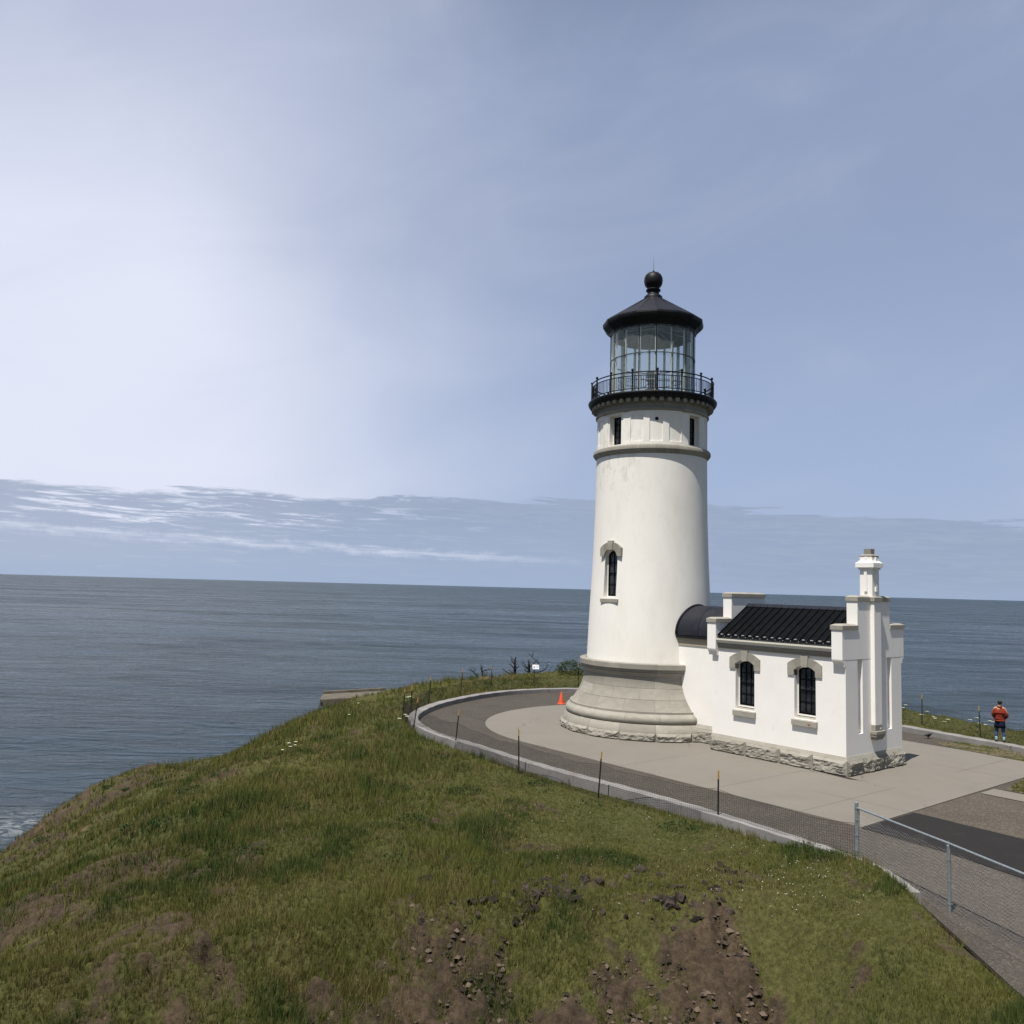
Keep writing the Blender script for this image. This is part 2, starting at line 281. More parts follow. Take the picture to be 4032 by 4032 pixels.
# ------------------------------------------------------------------ object helpers
def tag(o, label=None, cat=None, group=None, kind=None):
    if label: o['label'] = label
    if cat: o['category'] = cat
    if group: o['group'] = group
    if kind: o['kind'] = kind
    return o
def empty(name, loc, label, cat, group=None):
    o = bpy.data.objects.new(name, None); C.objects.link(o); o.location = loc; o.empty_display_size = 0.3
    o['_w'] = list(loc); return tag(o, label, cat, group)
def wloc(p):
    v = Vector((0, 0, 0))
    while p is not None: v += Vector(p.location); p = p.parent
    return v
class MB:
    def __init__(s): s.v = []; s.f = []; s.mi = []; s.t = []
    def add(s, vs, fs, mi=0, tint=0.5):
        b = len(s.v); s.v += [tuple(v) for v in vs]
        for f in fs: s.f.append(tuple(b + i for i in f)); s.mi.append(mi); s.t.append(tint)
    def box(s, o, ax, ay, az_, mi=0, tint=0.5):
        """o = min corner, three edge vectors"""
        o = Vector(o); ax = Vector(ax); ay = Vector(ay); az_ = Vector(az_)
        vs = [o, o + ax, o + ax + ay, o + ay]; vs += [v + az_ for v in vs]
        s.add(vs, [(3, 2, 1, 0), (4, 5, 6, 7), (0, 1, 5, 4), (1, 2, 6, 5), (2, 3, 7, 6), (3, 0, 4, 7)], mi, tint)
    def prism(s, poly, d, mi=0, tint=0.5):
        """closed polygon (list of Vectors) swept by vector d"""
        k = len(poly); d = Vector(d); vs = [Vector(p) for p in poly] + [Vector(p) + d for p in poly]
        fs = [tuple(range(k - 1, -1, -1)), tuple(range(k, 2 * k))] + [(i, (i + 1) % k, k + (i + 1) % k, k + i) for i in range(k)]
        s.add(vs, fs, mi, tint)
    def tube(s, a, b, r0, r1=None, seg=6, mi=0, cap=True):
        a = Vector(a); b = Vector(b); r1 = r0 if r1 is None else r1
        d = (b - a)
        if d.length < 1e-6: return
        d.normalize(); x = d.orthogonal().normalized(); y = d.cross(x)
        vs = []
        for c_, r in ((a, r0), (b, r1)):
            for i in range(seg):
                t = 2 * pi * i / seg; vs.append(c_ + x * cos(t) * r + y * sin(t) * r)
        fs = [(i, (i + 1) % seg, seg + (i + 1) % seg, seg + i) for i in range(seg)]
        if cap: fs += [tuple(range(seg - 1, -1, -1)), tuple(range(seg, 2 * seg))]
        s.add(vs, fs, mi)
    def path(s, pts, rs, seg=6, mi=0):
        pts = [Vector(p) for p in pts]; vs = []; x = None
        for i, p in enumerate(pts):
            d = (pts[min(i + 1, len(pts) - 1)] - pts[max(i - 1, 0)]).normalized()
            x = (d.orthogonal() if x is None else x - d * x.dot(d)).normalized(); y = d.cross(x)
            r = rs[i] if hasattr(rs, '__len__') else rs
            for k in range(seg):
                t = 2 * pi * k / seg; vs.append(p + x * cos(t) * r + y * sin(t) * r)
        fs = []
        for i in range(len(pts) - 1):
            for k in range(seg): fs.append((i * seg + k, i * seg + (k + 1) % seg, (i + 1) * seg + (k + 1) % seg, (i + 1) * seg + k))
        fs += [tuple(range(seg - 1, -1, -1)), tuple(range((len(pts) - 1) * seg, len(pts) * seg))]
        s.add(vs, fs, mi)
    def ball(s, c, r, seg=12, rings=8, sc=(1, 1, 1), mi=0):
        c = Vector(c); vs = [c + Vector((0, 0, r * sc[2]))]
        for i in range(1, rings):
            a = pi * i / rings
            for k in range(seg):
                t = 2 * pi * k / seg; vs.append(c + Vector((sin(a) * cos(t) * r * sc[0], sin(a) * sin(t) * r * sc[1], cos(a) * r * sc[2])))
        vs.append(c - Vector((0, 0, r * sc[2]))); fs = []
        for k in range(seg): fs.append((0, 1 + k, 1 + (k + 1) % seg))
        for i in range(rings - 2):
            for k in range(seg):
                a = 1 + i * seg + k; b = 1 + i * seg + (k + 1) % seg; fs.append((a, a + seg, b + seg, b))
        L = len(vs) - 1
        for k in range(seg): fs.append((L, 1 + (rings - 2) * seg + (k + 1) % seg, 1 + (rings - 2) * seg + k))
        s.add(vs, fs, mi)
    def lathe(s, prof, seg=64, ph0=0.0, closed=False, mi=0, tint=None):
        """prof = [(r, z)] about the tower axis, bottom to top (local to world via TP)"""
        vs = []
        for r, z in prof:
            for k in range(seg): vs.append(TP(ph0 + 360.0 * k / seg, r, z))
        fs = []; m = len(prof)
        for i in range(m - 1 if not closed else m):
            j = (i + 1) % m
            for k in range(seg): fs.append((i * seg + k, i * seg + (k + 1) % seg, j * seg + (k + 1) % seg, j * seg + k))
        if tint is None: s.add(vs, fs, mi)
        else:
            b = len(s.v); s.v += [tuple(v) for v in vs]
            for q, f in enumerate(fs): s.f.append(tuple(b + i for i in f)); s.mi.append(mi); s.t.append(tint(q // seg, q % seg))
    def build(s, name, mats, parent=None, smooth=False, angle=None, bevel=0.0):
        me = bpy.data.meshes.new(name); off = wloc(parent) if parent is not None else Vector((0, 0, 0))
        me.from_pydata([tuple(Vector(v) - off) for v in s.v], [], s.f); me.validate()
        if not isinstance(mats, (list, tuple)): mats = [mats]
        for m in mats: me.materials.append(m)
        if len(me.polygons) == len(s.mi):
            me.polygons.foreach_set('material_index', s.mi)
            at = me.attributes.new('tint', 'FLOAT', 'FACE'); at.data.foreach_set('value', s.t)
        bm = bmesh.new(); bm.from_mesh(me); bmesh.ops.recalc_face_normals(bm, faces=bm.faces)
        if bevel:
            ed = [e for e in bm.edges if len(e.link_faces) == 2 and e.calc_face_angle(0) > 0.6]
            bmesh.ops.bevel(bm, geom=ed, offset=bevel, segments=1, affect='EDGES', clamp_overlap=True)
        bm.to_mesh(me); bm.free()
        if smooth:
            me.polygons.foreach_set('use_smooth', [True] * len(me.polygons))
            if angle: me.set_sharp_from_angle(angle=radians(angle))
        o = bpy.data.objects.new(name, me); C.objects.link(o)
        if parent is not None: o.parent = parent
        me.update(); return o
def cut(o, cutters):
    for c_ in cutters:
        m = o.modifiers.new('b', 'BOOLEAN'); m.operation = 'DIFFERENCE'; m.object = c_; m.solver = 'EXACT'
    bpy.context.view_layer.update()
    dg = bpy.context.evaluated_depsgraph_get(); ev = o.evaluated_get(dg)
    me = bpy.data.meshes.new_from_object(ev); old = o.data; o.modifiers.clear(); o.data = me; me.name = o.name
    for c_ in cutters: bpy.data.objects.remove(c_, do_unlink=True)
    return o
def np_mesh(name, verts, tris, mats, col=None, parent=None, smooth=False):
    me = bpy.data.meshes.new(name); nv = len(verts); nf, k = tris.shape
    me.vertices.add(nv); me.vertices.foreach_set('co', verts.astype(np.float32).ravel())
    me.loops.add(nf * k); me.loops.foreach_set('vertex_index', tris.astype(np.int32).ravel())
    me.polygons.add(nf); me.polygons.foreach_set('loop_start', np.arange(0, nf * k, k, dtype=np.int32))
    me.update(calc_edges=True)
    if smooth: me.polygons.foreach_set('use_smooth', np.ones(nf, bool))
    if col is not None:
        a = me.color_attributes.new('Col', 'FLOAT_COLOR', 'POINT')
        a.data.foreach_set('color', np.concatenate([col, np.ones((nv, 1))], 1).astype(np.float32).ravel())
    me.materials.append(mats); o = bpy.data.objects.new(name, me); C.objects.link(o)
    if parent is not None: o.parent = parent
    return o

# ------------------------------------------------------------------ numpy noise
_perm = rng.random((256, 256))
def vnoise(x, y):
    xi = np.floor(x).astype(int); yi = np.floor(y).astype(int); fx = x - xi; fy = y - yi
    fx = fx * fx * (3 - 2 * fx); fy = fy * fy * (3 - 2 * fy)
    g = lambda a, b: _perm[a & 255, b & 255]
    return (g(xi, yi) * (1 - fx) + g(xi + 1, yi) * fx) * (1 - fy) + (g(xi, yi + 1) * (1 - fx) + g(xi + 1, yi + 1) * fx) * fy
def fbm(x, y, sc, oc=5, g=0.55):
    s_ = 0; a = 1; t = 0
    for i in range(oc): s_ = s_ + a * vnoise(x * sc * 2 ** i + 17.3 * i, y * sc * 2 ** i + 5.1 * i); t += a; a *= g
    return s_ / t
def sst(x, a, b): t = np.clip((x - a) / (b - a), 0, 1); return t * t * (3 - 2 * t)

# ------------------------------------------------------------------ frames
TW = Vector((6.2657, 38.288, 0.0))
TH = radians(128.5)
EU = Vector((-cos(TH), -sin(TH), 0)); EV = Vector((-sin(TH), cos(TH), 0)); EZ = Vector((0, 0, 1))
def W(u, v, z=0.0): return TW + EU * u + EV * v + EZ * z
D0 = -TW.normalized(); RT = Vector((-D0.y, D0.x, 0))
def TP(ph, r, z): a = radians(ph); return TW + D0 * (r * cos(a)) + RT * (r * sin(a)) + EZ * z
PH0 = 4.6

# ================================================================== SETTING
def catmull(pts, n_=8):
    pts = [np.array(p, float) for p in pts]; out_ = []
    P = [2 * pts[0] - pts[1]] + pts + [2 * pts[-1] - pts[-2]]
    for i in range(1, len(P) - 2):
        for k in range(n_):
            t = k / n_; a, b, c_, d = P[i - 1], P[i], P[i + 1], P[i + 2]
            out_.append(0.5 * ((2 * b) + (c_ - a) * t + (2 * a - 5 * b + 4 * c_ - d) * t * t + (3 * b - a - 3 * c_ + d) * t ** 3))
    out_.append(pts[-1]); return np.array(out_)
KI = catmull([(17.62, 11.45), (16.9, 10.9), (16.2, 10.5), (14.6, 10.16), (12.9, 9.95), (11.2, 9.85), (9.1, 9.78), (7.0, 9.83), (5.3, 9.87), (3.0, 9.80), (0.24, 9.60), (-1.68, 9.57),
              (-3.24, 9.30), (-5.0, 8.70), (-6.35, 7.95), (-7.74, 6.70), (-9.2, 4.85), (-10.4, 2.6), (-11.3, 0.2), (-11.6, -2.3), (-10.9, -5.2), (-8.6, -7.9), (-4.5, -9.5), (0.5, -10.0),
              (4.0, -9.85), (6.66, -9.50), (9.0, -9.09), (10.8, -8.80), (12.1, -8.44), (15.0, -7.4), (20.0, -5.2)])
tg = np.gradient(KI, axis=0); tg /= np.linalg.norm(tg, axis=1)[:, None]
nrm_ = np.stack([-tg[:, 1], tg[:, 0]], 1)
cc_ = np.array([3.0, 0.0])
if ((KI - cc_) * nrm_).sum() < 0: nrm_ = -nrm_
kw = 0.33 - 0.12 * sst(KI[:, 0], 14.0, 15.5) * (KI[:, 1] > 0) + 0.14 * sst(-KI[:, 0], 2, 8) + 0.2 * sst(-KI[:, 1], 4, 9)
KO = KI + nrm_ * kw[:, None]
kb = MB(); N_ = len(KI)
rows = []
for i in range(N_):
    w_i = W(*KI[i]); w_o = W(*KO[i]); j = 0.008 * sin(i * 1.7)
    rows.append([w_i + EZ * -0.3, w_i + EZ * (0.19 + j), w_i.lerp(w_o, 0.06) + EZ * (0.205 + j), w_i.lerp(w_o, 0.94) + EZ * (0.2 + j), w_o + EZ * (0.185 + j), w_o + EZ * -1.0])
vs = [p for r in rows for p in r]; fs = []
for i in range(N_ - 1):
    for k in range(5): fs.append((i * 6 + k, i * 6 + k + 1, (i + 1) * 6 + k + 1, (i + 1) * 6 + k))
fs += [(0, 1, 2, 3, 4, 5), tuple((N_ - 1) * 6 + k for k in (5, 4, 3, 2, 1, 0))]
kb.add(vs, fs); tag(kb.build('kerb', M_kerb), kind='structure')

def sheet(name, pts, z, m, kind='structure', thick=0.0):
    b = MB()
    if thick: b.prism([W(u, v, z - thick) for u, v in pts], EZ * thick)
    else: b.add([W(u, v, z) for u, v in pts], [tuple(range(len(pts)))])
    o = b.build(name, m); bm = bmesh.new(); bm.from_mesh(o.data); bmesh.ops.triangulate(bm, faces=[f for f in bm.faces if len(f.verts) > 4]); bm.to_mesh(o.data); bm.free()
    return tag(o, kind=kind)
gp = [tuple(p) for p in KI] + [(30.0, -3.0), (30.0, 19.0), (22.0, 15.5)]
sheet('gravel_path', gp, -0.02, M_path, thick=0.06)
sheet('gravel_ground', [(14.0, 0.33), (14.0, 4.48), (16.95, 4.70), (24.0, 5.4), (29.8, 6.2), (29.8, 0.7)], -0.012, M_gravel)
sheet('gravel_verge', [(14.6, 7.45), (16.2, 7.6), (18.2, 8.1), (24.0, 9.6), (29.8, 11.4), (29.8, 17.0), (22.0, 13.8), (18.4, 11.9), (17.0, 10.7), (16.0, 10.2)], -0.014, M_verge)
arc = [(-0.1 + 7.12 * -sin(radians(a)), 7.15 * cos(radians(a))) for a in np.linspace(0, 180, 49)]
conc = [(14.02, 7.22)] + [(8.0, 7.2)] + arc + [(7.9, -7.05), (10.5, -6.98), (12.75, -6.6), (13.85, -6.3)]
sheet('concrete_apron', conc, 0.0, M_conc, thick=0.05)
sheet('asphalt_path', [(14.06, 4.48), (14.06, 7.30), (16.2, 7.5), (18.2, 8.03), (24.0, 9.4), (29.8, 11.0), (29.8, 6.2), (24.0, 5.4), (16.95, 4.69)], -0.006, M_asphalt)
sheet('concrete_path', [(14.06, -0.72), (14.06, 0.30), (29.8, 0.66), (29.8, -0.40)], -0.002, M_conc)
# saw-cut joints of the concrete
jb = MB()
M_joint = mat('joint_line', (0.105, 0.094, 0.08), 0.95, 0.1)  # plain dark colour of the joint lines
for (a, b_) in (((14.0, 4.6), (10.95, 4.6)), ((12.2, 7.2), (12.2, 1.9)), ((12.2, -2.3), (12.2, -6.6)), ((9.1, 7.15), (9.1, 2.2)), ((5.2, 7.1), (5.2, 2.2)), ((14.0, -3.0), (10.95, -3.0))):
    a = W(*a, 0.003); b_ = W(*b_, 0.003); d = (b_ - a).normalized(); s_ = Vector((-d.y, d.x, 0)) * 0.006
    jb.add([a - s_, b_ - s_, b_ + s_, a + s_], [(0, 1, 2, 3)])
tag(jb.build('pavement_joints', M_joint), kind='structure')

# ---- terrain
LAND = np.array([(-160, 30), (-110, 46), (-70, 52), (-40, 51), (-30, 50), (-25, 50), (-22, 51), (-19, 51.5), (-16.5, 50), (-12, 50), (-10.5, 51.5), (-7.5, 50), (-5.2, 52), (-3.2, 54.3), (-1.5, 57), (1.8, 60), (4.7, 62.5),
                 (9, 63), (14, 60), (18.5, 54), (20.5, 47), (22.3, 43), (23.6, 39.2), (26, 34), (31, 27), (45, 15), (80, -10), (80, -80), (-160, -80)], float)
def poly_sd(px, py, poly):
    d = np.full(px.shape, 1e9); ins = np.zeros(px.shape, bool); m = len(poly)
    for i in range(m):
        a = poly[i]; b = poly[(i + 1) % m]; e = b - a; wx = px - a[0]; wy = py - a[1]
        t = np.clip((wx * e[0] + wy * e[1]) / (e @ e), 0, 1); dx = wx - e[0] * t; dy = wy - e[1] * t
        d = np.minimum(d, dx * dx + dy * dy)
        c_ = ((a[1] <= py) & (b[1] > py)) | ((b[1] <= py) & (a[1] > py))
        with np.errstate(divide='ignore', invalid='ignore'): xx = a[0] + (py - a[1]) / (b[1] - a[1]) * e[0]
        ins ^= c_ & (px < xx)
    return np.where(ins, -np.sqrt(d), np.sqrt(d))
KO_w = np.array([tuple(W(*p))[:2] for p in KO] + [tuple(W(30, -3))[:2], tuple(W(30, 19))[:2], tuple(W(22, 15.6))[:2]])
PXs = [-160, -60, -40, -30, -27.8, -25.3, -23, -20.8, -18.5, -15.1, -12.2, -10.2, -7.7, -5.5, 80]
PZs = [-70, -28, -17.5, -11.3, -9.4, -7.3, -5.6, -4.75, -4.5, -3.6, -2.0, -1.0, -0.35, -0.17, -0.15]
def ground_h(x, y):
    dk = poly_sd(x, y, KO_w); dl = poly_sd(x, y, LAND)
    P = np.interp(x, PXs, PZs)
    out_ = sst(dk, 0.0, 2.5)
    rise = 0.24 * np.exp(-((x - 8.1) ** 2 / 1.5 + (y - 18.6) ** 2 / 5.0))
    lv = np.interp(y, [30, 44], [0.0, 0.22]) * sst(x, -8, -3)        # verge is a little higher on the sea side
    z = P + lv
    z = z + (fbm(x, y, 0.16, 4) - 0.5) * 0.9 * sst(dk, 0.5, 7) * sst(-x, -6, 6) + (fbm(x + 40, y, 0.7, 4) - 0.5) * 0.22 * out_
    # shallow gullies running down the left flank
    q = y + 0.35 * x; g = fbm(q * 0.22, x * 0.05, 1.0, 4); z = z - 0.9 * sst(g, 0.52, 0.72) * sst(-x, 4, 14)
    z = z - 2.0 * sst(-x, 16, 25) * sst(-y, -48, -41)
    sea_d = np.clip(dl, 0, None); z = z - (np.sqrt(sea_d ** 2 + 0.6) - 0.775) * 1.15 * (1 + 0.25 * fbm(x, y, 0.12, 3))
    # bank falling towards the camera
    yb = np.interp(x, [-30, -6, -1.5, 0.5, 5.0, 6.8, 9, 14], [13.0, 15.2, 17.4, 18.4, 18.2, 15.8, 12.5, 11.0]) + (fbm(x, y, 0.5, 3) - 0.5) * 1.6
    db = np.clip(yb - y, 0, None)
    z = z - np.minimum(db * 0.62, 3.4) * 1.0
    z = z + np.interp(y, [-20, 0, 8.5], [8.5, 7.4, 0.0]) * sst(-(y), -9, -1) + 0
    z = np.where(dk < 0, -0.12, z * out_ + (np.interp(x, [3, 5.4, 7], [-0.12, -0.07, 0.03]) + lv * 0.6) * (1 - out_) + rise)
    return z, dk, dl, yb
def soil_mask(x, y, dk, dl, yb):
    n1 = fbm(x, y, 0.33, 5, 0.6); n2 = fbm(x + 90, y + 20, 1.4, 4, 0.6)
    n3 = fbm(x - 15, y + 44, 4.5, 3, 0.6); m_ = 0.46 * n1 + 0.34 * n2 + 0.20 * n3
    bias = 0.135 * sst(-(y - yb), -1.6, 0.0) * sst(x, -3.5, -0.5) * sst(-x, -6.0, -4.0) + 0.15 * sst(-x, 14, 22) * sst(-dl, -10, -1) + 0.06 * sst(-y, -27, -18) * sst(-x, 2, 8)
    return sst(m_ + bias, 0.56, 0.64)
def ground_col(x, y, dk, dl, yb):
    so_ = soil_mask(x, y, dk, dl, yb)[..., None]
    a = fbm(x + 7, y + 3, 0.25, 5)[..., None]; b = fbm(x + 33, y + 60, 2.2, 4)[..., None]
    g = np.array([0.052, 0.058, 0.019]) * (1 - a) + np.array([0.088, 0.082, 0.030]) * a
    s_ = np.array([0.034, 0.026, 0.019]) * (1 - b) + np.array([0.092, 0.066, 0.044]) * b
    ora = sst(fbm(x + 3, y + 11, 0.6, 4), 0.66, 0.78)[..., None] * so_
    s_ = s_ * (1 - ora) + np.array([0.15, 0.095, 0.045]) * ora
    c_ = g * (1 - so_) + s_ * so_
    cl = sst(dl, 1.5, 6)[..., None]; return c_ * (1 - cl) + np.array([0.06, 0.048, 0.038]) * cl
xs = np.concatenate([np.linspace(-160, -36, 40)[:-1], np.arange(-36, -6, 0.22), np.arange(-6, 10, 0.08), np.arange(10, 26, 0.22), np.linspace(26, 80, 50)])
ys = np.concatenate([np.linspace(-60, 8, 35)[:-1], np.arange(8, 13.5, 0.22), np.arange(13.5, 21, 0.08), np.arange(21, 68, 0.22), np.linspace(68, 110, 40)])
GX, GY = np.meshgrid(xs, ys); GZ, dk_, dl_, yb_ = ground_h(GX, GY)
col = ground_col(GX, GY, dk_, dl_, yb_)
soil_ = soil_mask(GX, GY, dk_, dl_, yb_)
GZ = GZ + np.where(dk_ > 1.0, soil_ * (fbm(GX, GY, 2.0, 3) - 0.5) * 0.22, 0)
rug = soil_ * sst(-(GY - yb_), -2.6, -0.4) * sst(dk_, 0.8, 1.8)
cell = fbm(GX, GY, 3.2, 4, 0.6); rid_ = 1 - np.abs(2 * fbm(GX + 9, GY, 2.1, 4, 0.6) - 1)
GZ = GZ + rug * ((np.round(cell * 9) / 9 - 0.5) * 0.42 + (rid_ - 0.7) * 0.35)
GZ = np.maximum(GZ, -46)
ny, nx = GX.shape; idx = np.arange(nx * ny).reshape(ny, nx)
q = np.stack([idx[:-1, :-1], idx[:-1, 1:], idx[1:, 1:], idx[1:, :-1]], -1).reshape(-1, 4)
terr = np_mesh('hill_ground', np.stack([GX, GY, GZ], -1).reshape(-1, 3), q, M_ground, col.reshape(-1, 3), smooth=True)
tag(terr, kind='structure')

# ---- sea
sb = MB(); rr = [0, 150, 400, 1200, 5000, 20000, 90000]; sg = 64
vs = [Vector((0, 0, -42))]; fs = []
for r in rr[1:]:
    for k in range(sg): vs.append(Vector((r * cos(2 * pi * k / sg), r * sin(2 * pi * k / sg), -42)))
for k in range(sg): fs.append((0, 1 + k, 1 + (k + 1) % sg))
for i in range(len(rr) - 2):
    for k in range(sg): a = 1 + i * sg + k; b = 1 + i * sg + (k + 1) % sg; fs.append((a, a + sg, b + sg, b))
sb.add(vs, fs); tag(sb.build('sea', M_sea), kind='structure')

# ================================================================== LIGHTHOUSE TOWER
LH = empty('lighthouse', tuple(TW), 'tall white round lighthouse tower with black lantern room on flared grey stone base', 'lighthouse')

# ---- stone base: smooth courses
def tcourse(seed):
    r_ = random.Random(seed); return [r_.random() for _ in range(400)]
tt = tcourse(3)
def block_ring(mb, prof, nb, ph_off, gap_deg=0.05, seg_per=6, sd=0):
    """nb dressed blocks round the ring, each its own tint, with fine joints"""
    for k in range(nb):
        a0 = ph_off + 360.0 * k / nb + gap_deg; a1 = ph_off + 360.0 * (k + 1) / nb - gap_deg
        ti = 0.3 + 0.55 * tt[(k * 7 + sd * 31) % 400]
        vs = []; m = len(prof); inner = [(prof[0][0] - 0.25, prof[0][1]), (prof[-1][0] - 0.25, prof[-1][1])]
        full = [inner[0]] + list(prof) + [inner[1]]
        for s_ in range(seg_per + 1):
            a = a0 + (a1 - a0) * s_ / seg_per
            for r, z in full: vs.append(TP(a, r, z))
        q_ = len(full); fs = []
        for s_ in range(seg_per):
            for i in range(q_): fs.append((s_ * q_ + i, s_ * q_ + (i + 1) % q_, (s_ + 1) * q_ + (i + 1) % q_, (s_ + 1) * q_ + i))
        fs += [tuple(range(q_)), tuple(seg_per * q_ + i for i in range(q_ - 1, -1, -1))]
        mb.add(vs, fs, 0, ti)
def interp_prof(pts, z0, z1, n_=5):
    zs = np.linspace(z0, z1, n_); P_ = sorted(pts, key=lambda p: p[1]); return [(float(np.interp(z, [p[1] for p in P_], [p[0] for p in P_])), float(z)) for z in zs]
FL = [(3.45, 1.06), (3.40, 1.14), (3.31, 1.25), (3.14, 1.50), (3.01, 1.76), (2.93, 2.0), (2.89, 2.15), (2.88, 2.34)]
b = MB(); g_ = 0.005
block_ring(b, [(3.05, 2.74), (3.07, 2.77), (3.07, 2.96), (3.045, 2.99)], 12, PH0 + 2, sd=1, seg_per=8)
block_ring(b, [(2.96, 2.635), (3.0, 2.65), (3.0, 2.735)], 12, PH0 + 2, sd=1, seg_per=8)
block_ring(b, [(2.885, 2.45), (2.90, 2.50), (2.93, 2.54), (2.97, 2.60), (2.99, 2.63)], 12, PH0 + 2, sd=2, seg_per=8)
block_ring(b, interp_prof(FL, 1.99 + g_, 2.445), 16, PH0, sd=3)
block_ring(b, interp_prof(FL, 1.545 + g_, 1.99 - g_), 16, PH0 + 11.25, sd=4)
block_ring(b, interp_prof(FL, 1.13, 1.545 - g_), 16, PH0, sd=5)
block_ring(b, [(3.47, 1.045), (3.475, 1.05), (3.475, 1.12), (3.46, 1.128)], 16, PH0 + 11, sd=6)
block_ring(b, [(3.56, 0.64), (3.62, 0.67), (3.655, 0.73), (3.665, 0.80), (3.65, 0.88), (3.60, 0.95), (3.53, 0.99), (3.49, 1.04)], 16, PH0 + 3, sd=7)
block_ring(b, [(3.79, 0.335), (3.77, 0.42), (3.70, 0.56), (3.64, 0.635)], 16, PH0, sd=8)
base = b.build('stone_base', M_stone, LH, smooth=True, angle=28)
b = MB(); b.lathe([(2.6, 0.0), (3.3, 0.0), (3.45, 0.6), (3.2, 1.3), (2.85, 1.9), (2.78, 2.5), (2.95, 2.9), (2.6, 2.95)], 96, closed=True, tint=lambda i, k: 0.5)
b.build('mortar_core', M_stone, LH, smooth=True)

# ---- rock-faced plinth blocks (shared by tower and annex)
def rock_block(mb, fa, fb, w_, h_, depth, seed, res=0.045, margin=0.045, tint=0.5, jointed=True):
    """fa(s, t, d): s along 0..w, t up 0..h, d outward -> world point"""
    nx_ = max(4, int(w_ / res)); ny_ = max(4, int(h_ / res))
    s_ = np.linspace(0, w_, nx_ + 1); t_ = np.linspace(0, h_, ny_ + 1); SS, TT_ = np.meshgrid(s_, t_)
    ox = seed * 13.7
    nn = fbm(SS + ox, TT_ * 1.5 + ox, 3.2, 4, 0.6); rid = 1 - np.abs(2 * fbm(SS * 0.7 + ox, TT_ * 2.6, 4.5, 3, 0.6) - 1)
    ed = np.minimum(np.minimum(SS, w_ - SS), np.minimum(TT_ * 1.5 + 0.02, h_ - TT_)); em = sst(ed, 0.01, margin + 0.04)
    dd = depth * em * np.clip(0.15 + 1.25 * nn + 0.7 * (rid - 0.7), 0, 1.4)
    dd = np.round(dd / 0.018) * 0.018 * 0.6 + dd * 0.4
    vs = [fa(float(SS[j, i]), float(TT_[j, i]), float(dd[j, i])) for j in range(ny_ + 1) for i in range(nx_ + 1)]
    fs = [(j * (nx_ + 1) + i, j * (nx_ + 1) + i + 1, (j + 1) * (nx_ + 1) + i + 1, (j + 1) * (nx_ + 1) + i) for j in range(ny_) for i in range(nx_)]
    mb.add(vs, fs, 0, tint)
b = MB()
for k in range(16):
    a0 = PH0 + 22.5 * k + 0.12; R_ = 3.79; L_ = radians(22.26) * R_
    rock_block(b, lambda s_, t_, d, a0=a0, R_=R_: TP(a0 + degrees(s_ / R_), R_ + d + 0.012 * (1 - t_ / 0.33), t_), None, L_, 0.33, 0.105, k + 1, tint=0.3 + 0.35 * tt[k + 40])
b.build('rock_faced_plinth', M_rock, LH)
b = MB(); b.lathe([(3.3, -0.2), (3.785, -0.2), (3.785, 0.33), (3.3, 0.34)], 96, closed=True, tint=lambda i, k: 0.35); b.build('plinth_core', M_stone, LH)

# ---- shaft
b = MB()
prof = [(2.2, 2.95), (2.755, 2.95), (2.735, 3.6), (2.70, 4.5), (2.665, 5.3), (2.62, 6.2), (2.58, 7.0), (2.545, 8.0), (2.51, 9.1), (2.49, 10.3), (2.475, 11.9), (2.2, 11.9)]
b.lathe(prof, 144, closed=True)
shaft = b.build('tower_shaft', M_tower, LH, smooth=True, angle=35)
def arch_poly(half, z0, zs, zc, n_=10, pt=None):
    """outline with a segmental arch: returns list of (s, z)"""
    pts = [(-half, z0), (half, z0), (half, zs)]
    rise = zc - zs; R_ = (half * half + rise * rise) / (2 * rise); cz = zc - R_; a = asin(half / R_)
    for i in range(1, n_): t = a - 2 * a * i / n_; pts.append((R_ * sin(t), cz + R_ * cos(t)))
    pts.append((-half, zs)); return pts
PW = -40.4
def WP(s_, z, d, ph=PW):     # window frame on tower: s to the right, d outwards from the axis
    a = radians(ph); dn = D0 * cos(a) + RT * sin(a); tn = RT * cos(a) - D0 * sin(a)
    return TW + dn * d + tn * s_ + EZ * z
cb = MB(); pl = arch_poly(0.36, 5.66, 7.42, 7.72); cb.prism([WP(s_, z, 2.30) for s_, z in pl], WP(0, 0, 3.0) - WP(0, 0, 2.30))
cu = cb.build('c', M_tower); cut(shaft, [cu])
for p_ in shaft.data.polygons: p_.use_smooth = True
shaft.data.set_sharp_from_angle(angle=radians(30))

